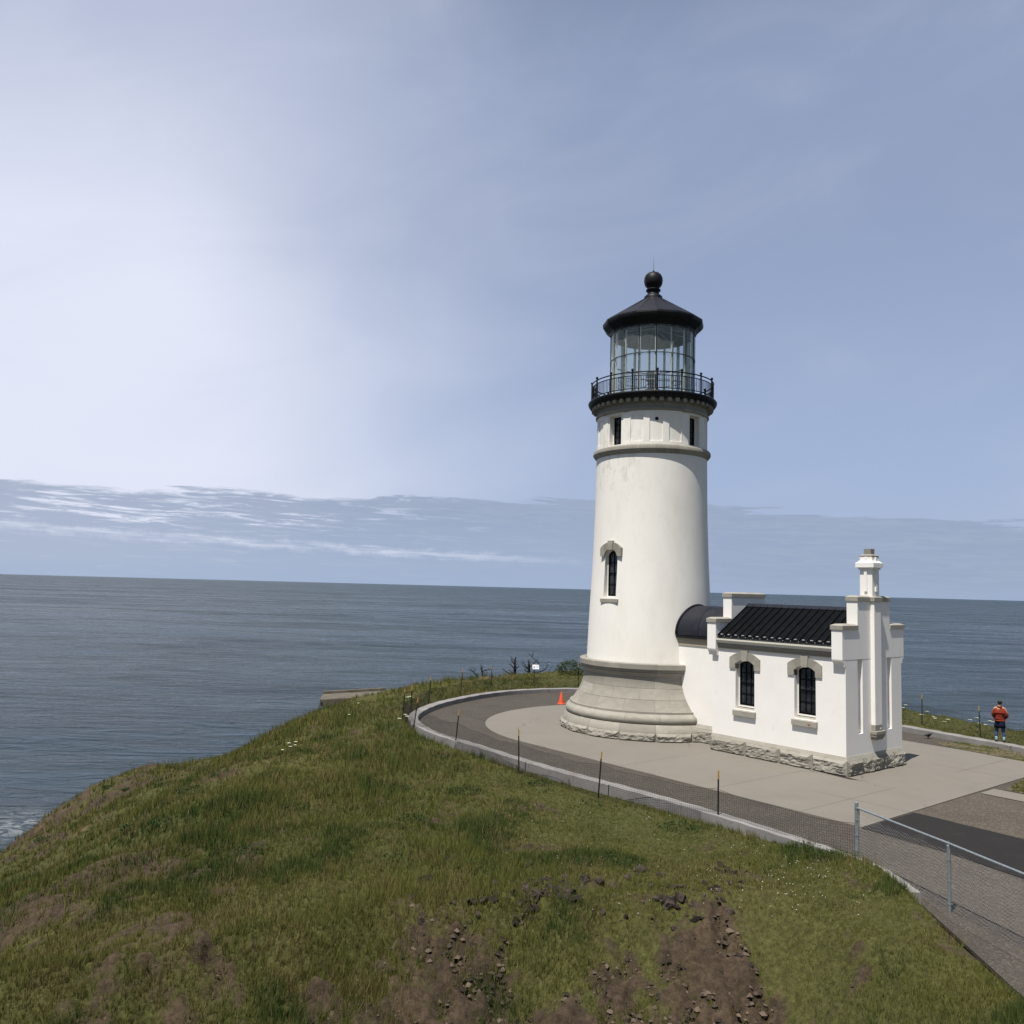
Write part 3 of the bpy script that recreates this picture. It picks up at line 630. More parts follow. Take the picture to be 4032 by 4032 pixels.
def make_sash(parent, PF, half, z0, zs, zc, dd, cols, rows, tape=True, white=0.045):
    """window: PF(s, z, d); white outer frame, black sash with glazing bars, dark panes"""
    fr = MB(); o_ = arch_poly(half, z0, zs, zc); i_ = arch_poly(half - white, z0 + white * 1.3, zs, zc - white)
    k = len(o_)
    def ring(mb, o_, i_, d0, d1):
        k = len(o_); vs = [PF(s_, z, d0) for s_, z in o_] + [PF(s_, z, d0) for s_, z in i_] + [PF(s_, z, d1) for s_, z in o_] + [PF(s_, z, d1) for s_, z in i_]; fs = []
        for a in range(k):
            c_ = (a + 1) % k; fs += [(2 * k + a, 2 * k + c_, 3 * k + c_, 3 * k + a), (k + a, k + c_, 3 * k + c_, 3 * k + a), (a, c_, 2 * k + c_, 2 * k + a), (a, c_, k + c_, k + a)]
        mb.add(vs, fs)
    ring(fr, o_, i_, dd, dd + 0.06)
    win = fr.build('window', M_frame, parent)
    sa = MB(); h2 = half - white - 0.002; i2 = arch_poly(h2, z0 + white * 1.3 + 0.002, zs, zc - white - 0.002); bw = 0.055
    i3 = arch_poly(h2 - bw, z0 + white * 1.3 + bw * 1.4, zs - 0.01, zc - white - bw)
    ring(sa, i2, i3, dd + 0.012, dd + 0.045)
    zb = z0 + white * 1.3 + bw; zt = zc - white - bw; m_ = 0.016
    ww = 2 * (h2 - bw)
    for c_ in range(1, cols):
        s_ = -ww / 2 + ww * c_ / cols; sa.box(PF(s_ - m_, zb, dd + 0.014), PF(2 * m_, 0, 0) - PF(0, 0, 0), PF(0, 0, 0.026) - PF(0, 0, 0), EZ * (zt - zb - 0.01))
    for r in range(1, rows):
        z = zb + (zt - zb) * r / rows; mm = m_ * (2.0 if r == rows // 2 else 1)
        sa.box(PF(-ww / 2 - 0.01, z - mm, dd + 0.0135), PF(ww + 0.02, 0, 0) - PF(0, 0, 0), PF(0, 0, 0.024 if r != rows // 2 else 0.034) - PF(0, 0, 0), EZ * 2 * mm)
    sa.build('sash', M_sash, win)
    gl = MB(); gl.prism([PF(s_, z, dd + 0.004) for s_, z in i2], PF(0, 0, 0.006) - PF(0, 0, 0)); gl.build('pane', M_glassdark, win)
    return win
def make_lintel(parent, PF, half_in, half_out, z0, zs, zc, zo, zk, d0, d1, mt, rough=False):
    inn = [(-half_in, z0), (-half_in, zs)]; rise = zc - zs; R_ = (half_in ** 2 + rise ** 2) / (2 * rise); cz = zc - R_; a = asin(half_in / R_); n_ = 14
    inn += [(R_ * sin(-a + 2 * a * i / n_), cz + R_ * cos(-a + 2 * a * i / n_)) for i in range(1, n_)] + [(half_in, zs), (half_in, z0)]
    rise = zk - 0.06 - zo; R2 = (half_out ** 2 + rise ** 2) / (2 * rise); cz2 = zk - 0.06 - R2; a2 = asin(half_out / R2)
    o_ = [(-half_out, z0), (-half_out, zo)] + [(R2 * sin(-a2 + 2 * a2 * i / n_), cz2 + R2 * cos(-a2 + 2 * a2 * i / n_)) for i in range(1, n_)] + [(half_out, zo), (half_out, z0)]
    b = MB(); k = len(inn); vs = [PF(s_, z, d0) for s_, z in inn + o_] + [PF(s_, z, d1) for s_, z in inn + o_]; N2 = 2 * k
    for a_ in range(k - 1):
        q_ = [(a_, a_ + 1, k + a_ + 1, k + a_), (N2 + a_, N2 + a_ + 1, N2 + k + a_ + 1, N2 + k + a_), (a_, a_ + 1, N2 + a_ + 1, N2 + a_), (k + a_, k + a_ + 1, N2 + k + a_ + 1, N2 + k + a_)]
        if a_ == 0: q_.append((a_, k + a_, N2 + k + a_, N2 + a_))
        if a_ == k - 2: q_.append((a_ + 1, k + a_ + 1, N2 + k + a_ + 1, N2 + a_ + 1))
        idx_ = sorted({i for f in q_ for i in f}); mp = {i: j for j, i in enumerate(idx_)}
        b.add([vs[i] for i in idx_], [tuple(mp[i] for i in f) for f in q_], 0, [0.75, 0.45, 0.9][0 if a_ < 3 or a_ > k - 5 else 1])
    lo = b.build('lintel', mt, parent)
    kb_ = MB(); kb_.prism([PF(s_, z, d0 + 0.01) for s_, z in ((-0.11, zc - 0.035), (0.11, zc - 0.035), (0.155, zk), (-0.155, zk))], PF(0, 0, d1 - d0 + 0.012) - PF(0, 0, 0), 0, 0.95)
    kb_.build('keystone', mt, lo); return lo
win = make_sash(LH, lambda s_, z, d: WP(s_, z, d), 0.36, 5.66, 7.42, 7.72, 2.32, 2, 4)
make_lintel(win, lambda s_, z, d: WP(s_, z, d), 0.38, 0.60, 7.43, 7.45, 7.74, 7.78, 8.10, 2.36, 2.615, M_rock)
b = MB(); b.prism([WP(-0.5, 5.45, 2.30), WP(0.5, 5.45, 2.30), WP(0.5, 5.45, 2.68), WP(-0.5, 5.45, 2.68)], EZ * 0.15, 0, 0.7)
b.prism([WP(-0.36, 5.60, 2.30), WP(-0.36, 5.60, 2.665), WP(-0.36, 5.66, 2.40), WP(-0.36, 5.66, 2.30)], WP(0.72, 0, 0) - WP(0, 0, 0), 0, 0.8)
b.build('sill', M_rock, win)

# ---- belt course and drum
b = MB()
block_ring(b, [(2.475, 11.84), (2.50, 11.86), (2.60, 11.98), (2.63, 12.03), (2.63, 12.13), (2.60, 12.19), (2.50, 12.23)], 16, PH0, gap_deg=0.05, sd=9)
b.build('belt_course', M_stone, LH, smooth=True, angle=28)
b = MB(); RD = 2.435
b.lathe([(2.0, 12.0), (RD, 12.0), (RD, 13.75), (2.0, 13.75)], 144, closed=True)
drum = b.build('drum_wall', M_tower, LH, smooth=True, angle=35)
cs = []
for qd in range(4):
    pw = PH0 - 45 + 90 * qd; cb = MB(); cb.prism([WP(s_, z, 2.08, pw) for s_, z in ((-0.34, 12.28), (0.34, 12.28), (0.34, 13.60), (-0.34, 13.60))], WP(0, 0, 2.8, pw) - WP(0, 0, 2.08, pw)); cs.append(cb.build('c', M_tower))
cut(drum, cs)
for p_ in drum.data.polygons: p_.use_smooth = True
drum.data.set_sharp_from_angle(angle=radians(30))
# raised panelled fields between the drum windows
def ring_box(mb, a0, a1, r0, r1, z0, z1, seg=6, mi=0, tint=0.5):
    vs = []
    for s_ in range(seg + 1):
        a = a0 + (a1 - a0) * s_ / seg
        vs += [TP(a, r0, z0), TP(a, r1, z0), TP(a, r1, z1), TP(a, r0, z1)]
    fs = []
    for s_ in range(seg):
        for i in range(4): fs.append((s_ * 4 + i, s_ * 4 + (i + 1) % 4, (s_ + 1) * 4 + (i + 1) % 4, (s_ + 1) * 4 + i))
    fs += [(0, 1, 2, 3), tuple(seg * 4 + i for i in (3, 2, 1, 0))]
    mb.add(vs, fs, mi, tint)
for qd in range(4):
    cph = PH0 + 90 * qd; b = MB(); r0 = RD - 0.02; r1 = 2.475
    ring_box(b, cph - 34.5, cph + 34.5, r0, r1, 12.24, 12.36, 30)
    ring_box(b, cph - 26.6, cph + 26.6, r0, r1 + 0.001, 13.60, 13.70, 30)
    hw = 6.6
    for a0, a1 in ((-26.6, -19.4 - hw), (-19.4 + hw, -hw), (hw, 19.4 - hw), (19.4 + hw, 26.6)): ring_box(b, cph + a0, cph + a1, r0, r1 + 0.0015, 12.361, 13.599, 4)
    for a0, a1 in ((-34.4, -26.7), (26.7, 34.4)): ring_box(b, cph + a0, cph + a1, r0, r1 - 0.015, 12.361, 13.66, 4)
    for c_ in (-19.4, 0, 19.4):
        for j, (zz, rr_) in enumerate(((13.54, r1 - 0.010), (13.48, r1 - 0.022))): ring_box(b, cph + c_ - hw, cph + c_ + hw, r0, rr_, zz, zz + 0.059, 5)
    b.build('wall_panel', M_tower, LH, smooth=True, angle=30)
    pw = PH0 - 45 + 90 * qd
    wi = MB(); 
    PFd = lambda s_, z, d, pw=pw: WP(s_, z, d, pw)
    def rect_ring(mb, h, z0, z1, t, d0, d1):
        mb.box(PFd(-h, z0, d0), PFd(2 * h, 0, 0) - PFd(0, 0, 0), PFd(0, 0, d1 - d0) - PFd(0, 0, 0), EZ * t)
        mb.box(PFd(-h, z1 - t, d0), PFd(2 * h, 0, 0) - PFd(0, 0, 0), PFd(0, 0, d1 - d0) - PFd(0, 0, 0), EZ * t)
        for s_ in (-h, h - t): mb.box(PFd(s_, z0 + t, d0), PFd(t, 0, 0) - PFd(0, 0, 0), PFd(0, 0, d1 - d0) - PFd(0, 0, 0), EZ * (z1 - z0 - 2 * t))
    rect_ring(wi, 0.335, 12.285, 13.595, 0.05, 2.12, 2.20); wn = wi.build('drum_window', M_frame, LH)
    sa = MB(); rect_ring(sa, 0.283, 12.337, 13.543, 0.05, 2.13, 2.17)
    sa.box(PFd(-0.014, 12.39, 2.132), PFd(0.028, 0, 0) - PFd(0, 0, 0), PFd(0, 0, 0.026) - PFd(0, 0, 0), EZ * 1.10)
    for r in range(1, 4): z = 12.387 + 1.106 * r / 4; sa.box(PFd(-0.235, z - 0.014, 2.1315), PFd(0.47, 0, 0) - PFd(0, 0, 0), PFd(0, 0, 0.024) - PFd(0, 0, 0), EZ * 0.028)
    sa.build('sash', M_sash, wn)
    gl = MB(); gl.box(PFd(-0.25, 12.36, 2.124), PFd(0.5, 0, 0) - PFd(0, 0, 0), PFd(0, 0, 0.005) - PFd(0, 0, 0), EZ * 1.15); gl.build('pane', M_glassdark, wn)
b = MB(); b.tube(TP(PH0 + 0.4, 2.40, 13.33), TP(PH0 + 0.4, 2.455, 13.33), 0.075, seg=16); b.build('round_vent', M_black, LH)
# ---- frieze, dentils, gallery
b = MB()
block_ring(b, [(2.50, 13.70), (2.54, 13.72), (2.55, 13.78), (2.53, 13.83), (2.47, 13.85)], 16, PH0 + 6, gap_deg=0.04, sd=10)
block_ring(b, [(2.475, 13.85), (2.475, 14.02), (2.50, 14.05)], 16, PH0 + 6, gap_deg=0.06, sd=11)
b.lathe([(2.2, 14.05), (2.52, 14.05), (2.55, 14.22), (2.2, 14.22)], 96, closed=True, tint=lambda i, k: 0.3)
b.build('frieze', M_stone, LH, smooth=True, angle=28)
for k in range(48):
    a = PH0 - 3.65 + 7.5 * k; b = MB(); ring_box(b, a - 1.85, a + 1.85, 2.50, 2.74, 14.07, 14.215, 2, 0, 0.4 + 0.4 * tt[k]); b.build('dentil', M_stone, LH)
b = MB(); b.lathe([(2.0, 14.223), (2.78, 14.223), (2.82, 14.26), (2.87, 14.33), (2.895, 14.40), (2.90, 14.44), (2.87, 14.48), (2.82, 14.485), (2.0, 14.50)], 128, closed=True)
b.build('gallery_deck', M_black, LH, smooth=True, angle=40)
RAIL = MB(); RR = 2.74
for z, r_ in ((15.32, 0.027), (15.16, 0.020), (14.60, 0.020)):
    RAIL.path([TP(3.0 * k, RR, z) for k in range(121)], r_, 6)
for k in range(16):
    for j in range(1, 11):
        a = PH0 + 22.5 * (k + j / 11); RAIL.tube(TP(a, RR, 14.60), TP(a, RR, 15.16), 0.013, seg=5, cap=False)
rail = RAIL.build('railing', M_black, LH, smooth=True, angle=60)
for k in range(16):
    b = MB(); a = PH0 + 22.5 * k; b.tube(TP(a, RR, 14.47), TP(a, RR, 15.37), 0.036, seg=8); b.ball(TP(a, RR, 15.42), 0.06, 10, 7); b.ball(TP(a, RR, 14.52), 0.04, 8, 6); b.build('railing_post', M_black, rail, smooth=True, angle=50)
# ---- lantern
b = MB(); RL = 1.9
b.lathe([(1.7, 14.49), (1.95, 14.49), (1.95, 14.60), (1.86, 14.63), (1.7, 14.63)], 96, closed=True); b.build('lantern_curb', M_lantern_in, LH, smooth=True, angle=30)
b = MB()
for z, t in ((14.65, 0.022), (16.40, 0.020), (17.62, 0.022)):
    b.lathe([(RL - 0.02, z - t), (RL + 0.025, z - t), (RL + 0.025, z + t), (RL - 0.02, z + t)], 96, closed=True)
lf = b.build('lantern_frame', M_lantern_in, LH)
lf.data.materials.clear(); lf.data.materials.append(mat('glazing_bar_paint', (0.15, 0.16, 0.155), 0.5, 0.4, fn=varied((0.05, 0.055, 0.055), (0.22, 0.24, 0.22), 6, 4, 0.4, 0.7)))
for k in range(16):
    a = PH0 + 22.5 * k; b = MB()
    for t0, r0, r1 in ((1.35, RL - 0.12, RL - 0.017),): ring_box(b, a - t0, a + t0, r0, r1, 14.63, 17.64, 1)
    mu = b.build('mullion', M_lantern_in, lf)
    b = MB(); ring_box(b, a - 0.62, a + 0.62, RL - 0.003, RL + 0.03, 14.64, 17.62, 1); b.build('glazing_bar', M_black if k % 3 == 0 else lf.data.materials[0], lf)
    for z in (15.35, 16.05, 16.75):
        h_ = MB(); h_.path([TP(a + 0.2, RL + 0.03, z), TP(a + 0.2, RL + 0.075, z + 0.02), TP(a + 0.2, RL + 0.08, z + 0.11), TP(a + 0.2, RL + 0.03, z + 0.13)], 0.008, 5)
        if k % 2 == int(z > 16): h_.build('handhold', M_galv, mu)
b = MB()
for k in range(16):
    for z0, z1 in ((14.67, 16.385), (16.415, 17.60)): ring_box(b, PH0 + 22.5 * k + 0.7, PH0 + 22.5 * (k + 1) - 0.7, RL - 0.014, RL - 0.006, z0, z1, 5)
b.build('lantern_glass', M_glass, LH, smooth=True, angle=30)
b = MB()   # fascia and soffit, 16 sided
b.lathe([(1.80, 17.64), (1.97, 17.64), (1.99, 17.72), (2.10, 17.84), (2.20, 17.92), (2.27, 18.0), (2.30, 18.10), (2.292, 18.185), (2.235, 18.222), (1.80, 18.222)], 16, PH0, closed=True); b.build('roof_fascia', M_black, LH, bevel=0.006)
b = MB(); b.lathe([(2.225, 18.225), (0.40, 19.40), (0.30, 19.40), (2.0, 18.20)], 16, PH0, closed=True); roof = b.build('cupola_roof', M_barrel, LH)
b = MB()
for k in range(16): b.tube(TP(PH0 + 22.5 * k, 2.17, 18.255), TP(PH0 + 22.5 * k, 0.42, 19.395), 0.013, seg=5)
b.build('roof_rib', M_black, roof, smooth=True)
b = MB(); b.lathe([(0.02, 19.30), (0.41, 19.34), (0.42, 19.50), (0.36, 19.56), (0.28, 19.62), (0.26, 19.70), (0.27, 19.74), (0.33, 19.78), (0.34, 19.83), (0.30, 19.87), (0.27, 19.90), (0.27, 19.93),
                   (0.37, 20.03), (0.415, 20.15), (0.43, 20.28), (0.42, 20.40), (0.36, 20.54), (0.26, 20.63), (0.12, 20.69), (0.045, 20.71), (0.045, 20.76), (0.03, 20.77), (0.005, 20.77)], 32)
ball = b.build('ventilator_ball', M_black, LH, smooth=True, angle=50)
b = MB(); b.path([TP(0, 0, 20.74), TP(0, 0, 21.15), TP(0, 0, 21.52)], [0.022, 0.014, 0.004], 6); b.build('lightning_rod', M_galv, ball)
b = MB(); b.lathe([(0.01, 18.15), (1.75, 17.55), (1.86, 17.55), (1.86, 17.64), (0.01, 18.5)], 48); b.build('lantern_ceiling', M_ceiling, LH, smooth=True, angle=30)
b = MB()
for k in range(8): b.tube(TP(PH0 + 45 * k, 0.05, 18.02), TP(PH0 + 45 * k, 1.8, 17.50), 0.02, seg=5)
b.build('ceiling_rib', M_lantern_in, LH)
b = MB(); b.lathe([(0.02, 14.5), (0.36, 14.5), (0.34, 14.85), (0.16, 14.92), (0.12, 15.05), (0.34, 15.10), (0.36, 15.14), (0.10, 15.2), (0.12, 15.34), (0.19, 15.40), (0.22, 15.46), (0.16, 15.5), (0.27, 15.56), (0.28, 15.95), (0.22, 16.0), (0.01, 16.0)], 24)
b.build('beacon', M_lamp, LH, smooth=True, angle=30)
b = MB()
for z, r_ in ((15.62, 0.018), (15.28, 0.014)): b.path([TP(6.0 * k, 1.55, z) for k in range(61)], r_, 5)
for a in (-75, 15, 105, 195): b.tube(TP(a, 0.25, 15.6), TP(a, 1.55, 15.62), 0.018, seg=5)
b.build('inner_walkway_rail', M_lamp, LH)

# ================================================================== ANNEX
AX = empty('oil_house', tuple(W(7.7, -0.1, 0)), 'low white annex with black metal roof, stepped parapets and chimney joined to the tower', 'building')
VC = -0.10; HV = 1.88; V1 = VC + HV; V0 = VC - HV; U0_, U1_ = 4.90, 10.45
def bx(mb, u0, u1, v0, v1, z0, z1, mi=0, tint=0.5): mb.box(W(u0, v0, z0), EU * (u1 - u0), EV * (v1 - v0), EZ * (z1 - z0), mi, tint)
b = MB(); bx(b, U0_, U1_, V0, V1, 0.3, 3.95)
wall = b.build('wall', M_white, AX)
cs = []
def WF(uc): return lambda s_, z, d: W(uc + s_, d, z)
for uc in (6.40, 8.91):
    cb = MB(); pl = arch_poly(0.42, 1.66, 3.34, 3.50); cb.prism([W(uc + s_, V1 - 0.26, z) for s_, z in pl], EV * 0.6); cs.append(cb.build('c', M_white))
for va, vb in ((0.70, 1.03), (-1.27, -0.94)):
    cb = MB(); bx(cb, U1_ - 0.13, U1_ + 0.3, va, vb, 1.32, 3.93); cs.append(cb.build('c', M_white))
cut(wall, cs)
for uc in (6.40, 8.91):
    wi = make_sash(AX, WF(uc), 0.418, 1.745, 3.34, 3.498, V1 - 0.258, 3, 4)
    make_lintel(wi, WF(uc), 0.42, 0.675, 3.15, 3.34, 3.50, 3.56, 3.855, V1 - 0.21, V1 + 0.045, M_stone)
    sl = MB(); sl.prism([W(uc - 0.49, V1 - 0.1, 1.43), W(uc - 0.49, V1 + 0.10, 1.43), W(uc - 0.49, V1 + 0.10, 1.62), W(uc - 0.49, V1 - 0.1, 1.66)], EU * 0.98, 0, 0.8)
    sl.prism([W(uc - 0.415, V1 - 0.255, 1.60), W(uc - 0.415, V1 - 0.101, 1.60), W(uc - 0.415, V1 - 0.101, 1.665), W(uc - 0.415, V1 - 0.255, 1.74)], EU * 0.83, 0, 0.85)
    so_ = sl.build('sill', M_stone, wi, bevel=0.004)
    if uc > 8:
        r_ = MB(); r_.prism([W(uc + 0.16, V1 + 0.1005, 1.53), W(uc + 0.27, V1 + 0.1005, 1.53), W(uc + 0.255, V1 + 0.1005, 1.475), W(uc + 0.18, V1 + 0.1005, 1.475)], EV * 0.002); r_.build('rust_stain', M_rust, wi)
# plinth of the annex: rock-faced blocks with smooth chamfered top and drafted joints
PU0, PU1, PV1, PV0 = 4.86, 10.52, V1 + 0.06, V0 - 0.06
b = MB(); bx(b, PU0, PU1, PV0, PV1, -0.1, 0.50, 0, 0.4)
def chamf(mb, u0, u1, v0, v1, za, zb, ins, tint=0.6):
    lo = [W(u0, v0, za), W(u1, v0, za), W(u1, v1, za), W(u0, v1, za)]; hi = [W(u0 + ins, v0 + ins, zb), W(u1 - ins, v0 + ins, zb), W(u1 - ins, v1 - ins, zb), W(u0 + ins, v1 - ins, zb)]
    mb.add(lo + hi, [(3, 2, 1, 0), (4, 5, 6, 7), (0, 1, 5, 4), (1, 2, 6, 5), (2, 3, 7, 6), (3, 0, 4, 7)], 0, tint)
chamf(b, PU0 - 0.002, PU1 + 0.002, PV0 - 0.002, PV1 + 0.002, 0.501, 0.62, 0.058, 0.75)
pln = b.build('plinth', M_stone, AX)
b = MB(); us = [PU0, 6.45, 7.9, 9.2, PU1]
for i in range(4):
    a0 = us[i] + 0.02; rock_block(b, lambda s_, t_, d, a0=a0: W(a0 + s_, PV1 + d * (1.0 if t_ > 0.02 else 0.6), t_), None, us[i + 1] - us[i] - 0.04, 0.50, 0.095, 30 + i, tint=0.35 + 0.12 * i)
vs_ = [PV1, 0.85, -0.45, -1.2, PV0]
for i in range(4):
    a0 = vs_[i] - 0.02; rock_block(b, lambda s_, t_, d, a0=a0: W(PU1 + d, a0 - s_, t_), None, vs_[i] - vs_[i + 1] - 0.04, 0.50, 0.09, 40 + i, tint=0.3 + 0.1 * i)
b.build('rock_face', M_rock, pln)
b = MB(); b.add([W(9.35, PV1 + 0.05, 0.006), W(10.6, PV1 + 0.05, 0.006), W(11.0, PV1 + 0.16, 0.006), W(10.75, PV1 + 0.27, 0.006)], [(0, 1, 2, 3)])  # flat dark strip laid just above the paving at the annex corner
tag(b.build('corner_strip', mat('dark_strip', (0.022, 0.018, 0.015), 0.6, 0.4)), 'thin dark strip on the paving at the annex corner', 'drain')
# parapets
def corbel(mb, u0, u1, vside, z_top, over, zb):
    sg = 1 if vside > VC else -1
    pts = [(0.0, z_top), (over, z_top), (over - 0.015, z_top - 0.05), (over * 0.62, z_top - 0.12), (over * 0.5, z_top - 0.17), (over * 0.5, zb), (0.0, zb)]
    mb.prism([W(u0, vside + sg * (d - 0.01), z) for d, z in pts], EU * (u1 - u0))
def coping(mb, u0, u1, v0, v1, z0, z1, z2, ins=0.12):
    bx(mb, u0, u1, v0, v1, z0, z1, 0, 0.75); 
    lo = [W(u0, v0, z1 + 0.0005), W(u1, v0, z1 + 0.0005), W(u1, v1, z1 + 0.0005), W(u0, v1, z1 + 0.0005)]; hi = [W(u0 + ins, v0 + ins, z2), W(u1 - ins, v0 + ins, z2), W(u1 - ins, v1 - ins, z2), W(u0 + ins, v1 - ins, z2)]
    mb.add(lo + hi, [(4, 5, 6, 7), (0, 1, 5, 4), (1, 2, 6, 5), (2, 3, 7, 6), (3, 0, 4, 7), (3, 2, 1, 0)], 0, 0.9)
for (pu0, pu1) in ((4.80, 5.20), (10.055, 10.455)):
    b = MB(); bx(b, pu0, pu1, V0 - 0.19, V1 + 0.20, 3.84, 4.84); bx(b, pu0, pu1, VC - 1.075, VC + 1.10, 4.84, 5.82)
    corbel(b, pu0 + 0.003, pu1 - 0.003, V1, 3.839, 0.21, 3.60); corbel(b, pu0 + 0.003, pu1 - 0.003, V0, 3.839, 0.20, 3.60)
    par = b.build('parapet', M_white, AX)
    for va, vb, z in ((VC + 1.08, V1 + 0.235, 4.842), (V0 - 0.225, VC - 1.055, 4.842), (VC - 1.11, VC + 1.135, 5.822)):
        c_ = MB()
        if va > VC: va2, vb2 = VC + 1.102, vb
        elif vb < VC: va2, vb2 = va, VC - 1.077
        else: va2, vb2 = va, vb
        coping(c_, pu0 - 0.035, pu1 + 0.035, va2, vb2, z, z + 0.145, z + 0.20); c_.build('coping', M_stone, par, bevel=0.004)
# roof
EAVE_Z, RIDGE_Z, VE = 4.34, 5.55, HV + 0.13
b = MB(); ru0, ru1 = 5.203, 10.052
for sg in (1, -1):
    b.prism([W(ru0, VC, RIDGE_Z), W(ru0, VC + sg * VE, EAVE_Z), W(ru0, VC + sg * VE, EAVE_Z - 0.035), W(ru0, VC, RIDGE_Z - 0.04)], EU * (ru1 - ru0))
roof = b.build('roof', M_roof, AX)
b = MB(); sl_ = Vector(W(0, VE, EAVE_Z) - W(0, 0, RIDGE_Z)); nrm = EU.cross(sl_).normalized(); nrm = nrm if nrm.z > 0 else -nrm
closures = MB(); ns = 15
for i in range(ns + 1):
    u_ = ru0 + 0.02 + (ru1 - ru0 - 0.06) * i / ns
    for sg in (1, -1):
        a = W(u_, VC + sg * 0.12, RIDGE_Z - 0.07); e = W(u_, VC + sg * VE, EAVE_Z + 0.002)
        dn = Vector((EV * sg * (RIDGE_Z - EAVE_Z) + EZ * VE)).normalized()
        b.box(a, EU * 0.03, e - a, dn * 0.045)
        if i < ns: closures.box(W(u_ + 0.12, VC + sg * (VE - 0.09), EAVE_Z + 0.055), EU * 0.10, EV * sg * 0.045, EZ * 0.028)
        closures.box(W(u_ + 0.002, VC + sg * (VE - 0.02), EAVE_Z - 0.01), EU * 0.028, EV * sg * 0.03, EZ * 0.05)
b.build('standing_seam', M_roof, roof)
closures.build('snow_guards', mat('pale_clip', (0.40, 0.41, 0.42), 0.5, 0.4), roof)
b = MB()
for sg in (1, -1): b.prism([W(ru0 - 0.001, VC, RIDGE_Z + 0.045), W(ru0 - 0.001, VC + sg * 0.20, RIDGE_Z - 0.07), W(ru0 - 0.001, VC + sg * 0.20, RIDGE_Z - 0.10), W(ru0 - 0.001, VC, RIDGE_Z)], EU * (ru1 - ru0 + 0.0005))
b.build('ridge_cap', M_barrel, roof)
# gutter, soffit band and frieze
for sg in (1, -1):
    gv = V1 if sg == 1 else V0
    b = MB(); pr = [(0.0, 4.24), (0.19, 4.245), (0.19, 4.19), (0.165, 4.17), (0.155, 4.13), (0.12, 4.11), (0.12, 4.08), (0.0, 4.08)]
    b.prism([W(5.205, gv + sg * d, z) for d, z in pr], EU * (10.05 - 5.205)); b.build('gutter', M_cream, AX)
    b = MB(); b.prism([W(5.205, gv + sg * d, z) for d, z in ((-0.1, 4.0795), (0.10, 4.0795), (0.10, 3.99), (0.075, 3.97), (0.06, 3.95), (0.06, 3.88), (-0.1, 3.88))], EU * (10.05 - 5.205), 0, 0.25); b.build('cornice', M_stone, AX)
b = MB(); bx(b, 5.0, 10.2, V0 + 0.1, V1 - 0.1, 3.95, 4.30); b.build('eaves_core', M_white, AX)
b = MB(); b.prism([W(9.9, VC - 1.7, 4.3), W(9.9, VC + 1.7, 4.3), W(9.9, VC, 5.4)], EU * 0.2); b.build('gable_core', M_white, AX)
# passage to the tower with barrel roof
PW1, PW0 = 0.98, -1.18
b = MB(); bx(b, 2.2, 4.899, PW0, PW1, 0.3, 4.1); b.build('passage_wall', M_white, AX)
b = MB(); bx(b, 2.0, 4.858, PW0 - 0.06, PW1 + 0.07, -0.1, 0.55, 0, 0.5); chamf(b, 2.0, 4.857, PW0 - 0.06, PW1 + 0.068, 0.551, 0.70, 0.06, 0.9)
rock_block(b, lambda s_, t_, d: W(3.4 + s_, PW1 + 0.07 + d, t_), None, 1.44, 0.54, 0.07, 77, tint=0.5); b.build('passage_plinth', M_stone, AX)
b = MB(); bx(b, 2.3, 4.80, PW1 + 0.0, PW1 + 0.035, 3.80, 4.10); bx(b, 2.3, 4.80, PW0 - 0.035, PW0, 3.80, 4.10); b.build('passage_frieze', M_tan, AX)
b = MB(); hb = (PW1 - PW0) / 2 + 0.11
def barrel(mb, h, zc, rise, u0, u1, t):
    n_ = 28; o_ = [(h * cos(pi * i / n_), zc + rise * sin(pi * i / n_)) for i in range(n_ + 1)]; i_ = [((h - t) * cos(pi * i / n_), zc + (rise - t) * sin(pi * i / n_)) for i in range(n_ + 1)]
    k = len(o_); vs = []
    for u_ in (u0, u1): vs += [W(u_, VC + s_, z) for s_, z in o_] + [W(u_, VC + s_, z) for s_, z in i_]
    fs = []
    for a in range(k - 1): fs += [(a, a + 1, 2 * k + a + 1, 2 * k + a), (k + a, k + a + 1, 3 * k + a + 1, 3 * k + a), (a, a + 1, k + a + 1, k + a), (2 * k + a, 2 * k + a + 1, 3 * k + a + 1, 3 * k + a)]
    fs += [(0, k, 3 * k, 2 * k), (k - 1, 2 * k - 1, 4 * k - 1, 3 * k - 1)]
    mb.add(vs, fs)
barrel(b, hb, 4.22, 1.20, 2.05, 4.797, 0.06); br = b.build('barrel_roof', M_barrel, AX, smooth=True, angle=30)
b = MB(); barrel(b, hb + 0.012, 4.215, 1.212, 3.58, 3.60, 0.02)
for sg in (1, -1): bx(b, 2.3, 4.798, VC + sg * hb - 0.03, VC + sg * hb + 0.03, 4.10, 4.20)
b.build('roof_seam', M_black, br)
b = MB()     # upstand where the barrel roof meets the round tower: dense rib following both surfaces
pts_ = []
for i in range(29):
    t = pi * i / 28; s_ = (hb + 0.02) * cos(t); z = 4.22 + 1.225 * sin(t); rT = float(np.interp(z, [p[1] for p in prof[1:-1]], [p[0] for p in prof[1:-1]])) + 0.012
    vv = VC + s_; pts_.append(W(sqrt(max(rT * rT - vv * vv, 0.01)), vv, z))
b.path(pts_, 0.045, 8); b.build('flashing', M_black, br, smooth=True)
b = MB(); b.prism([W(4.79, VC + s_, z) for s_, z in [(hb - 0.1, 4.1)] + [((hb - 0.1) * cos(pi * i / 12), 4.22 + 1.1 * sin(pi * i / 12)) for i in range(13)] + [(-hb + 0.1, 4.1)]], EU * 0.012); b.build('passage_end', M_white, AX)
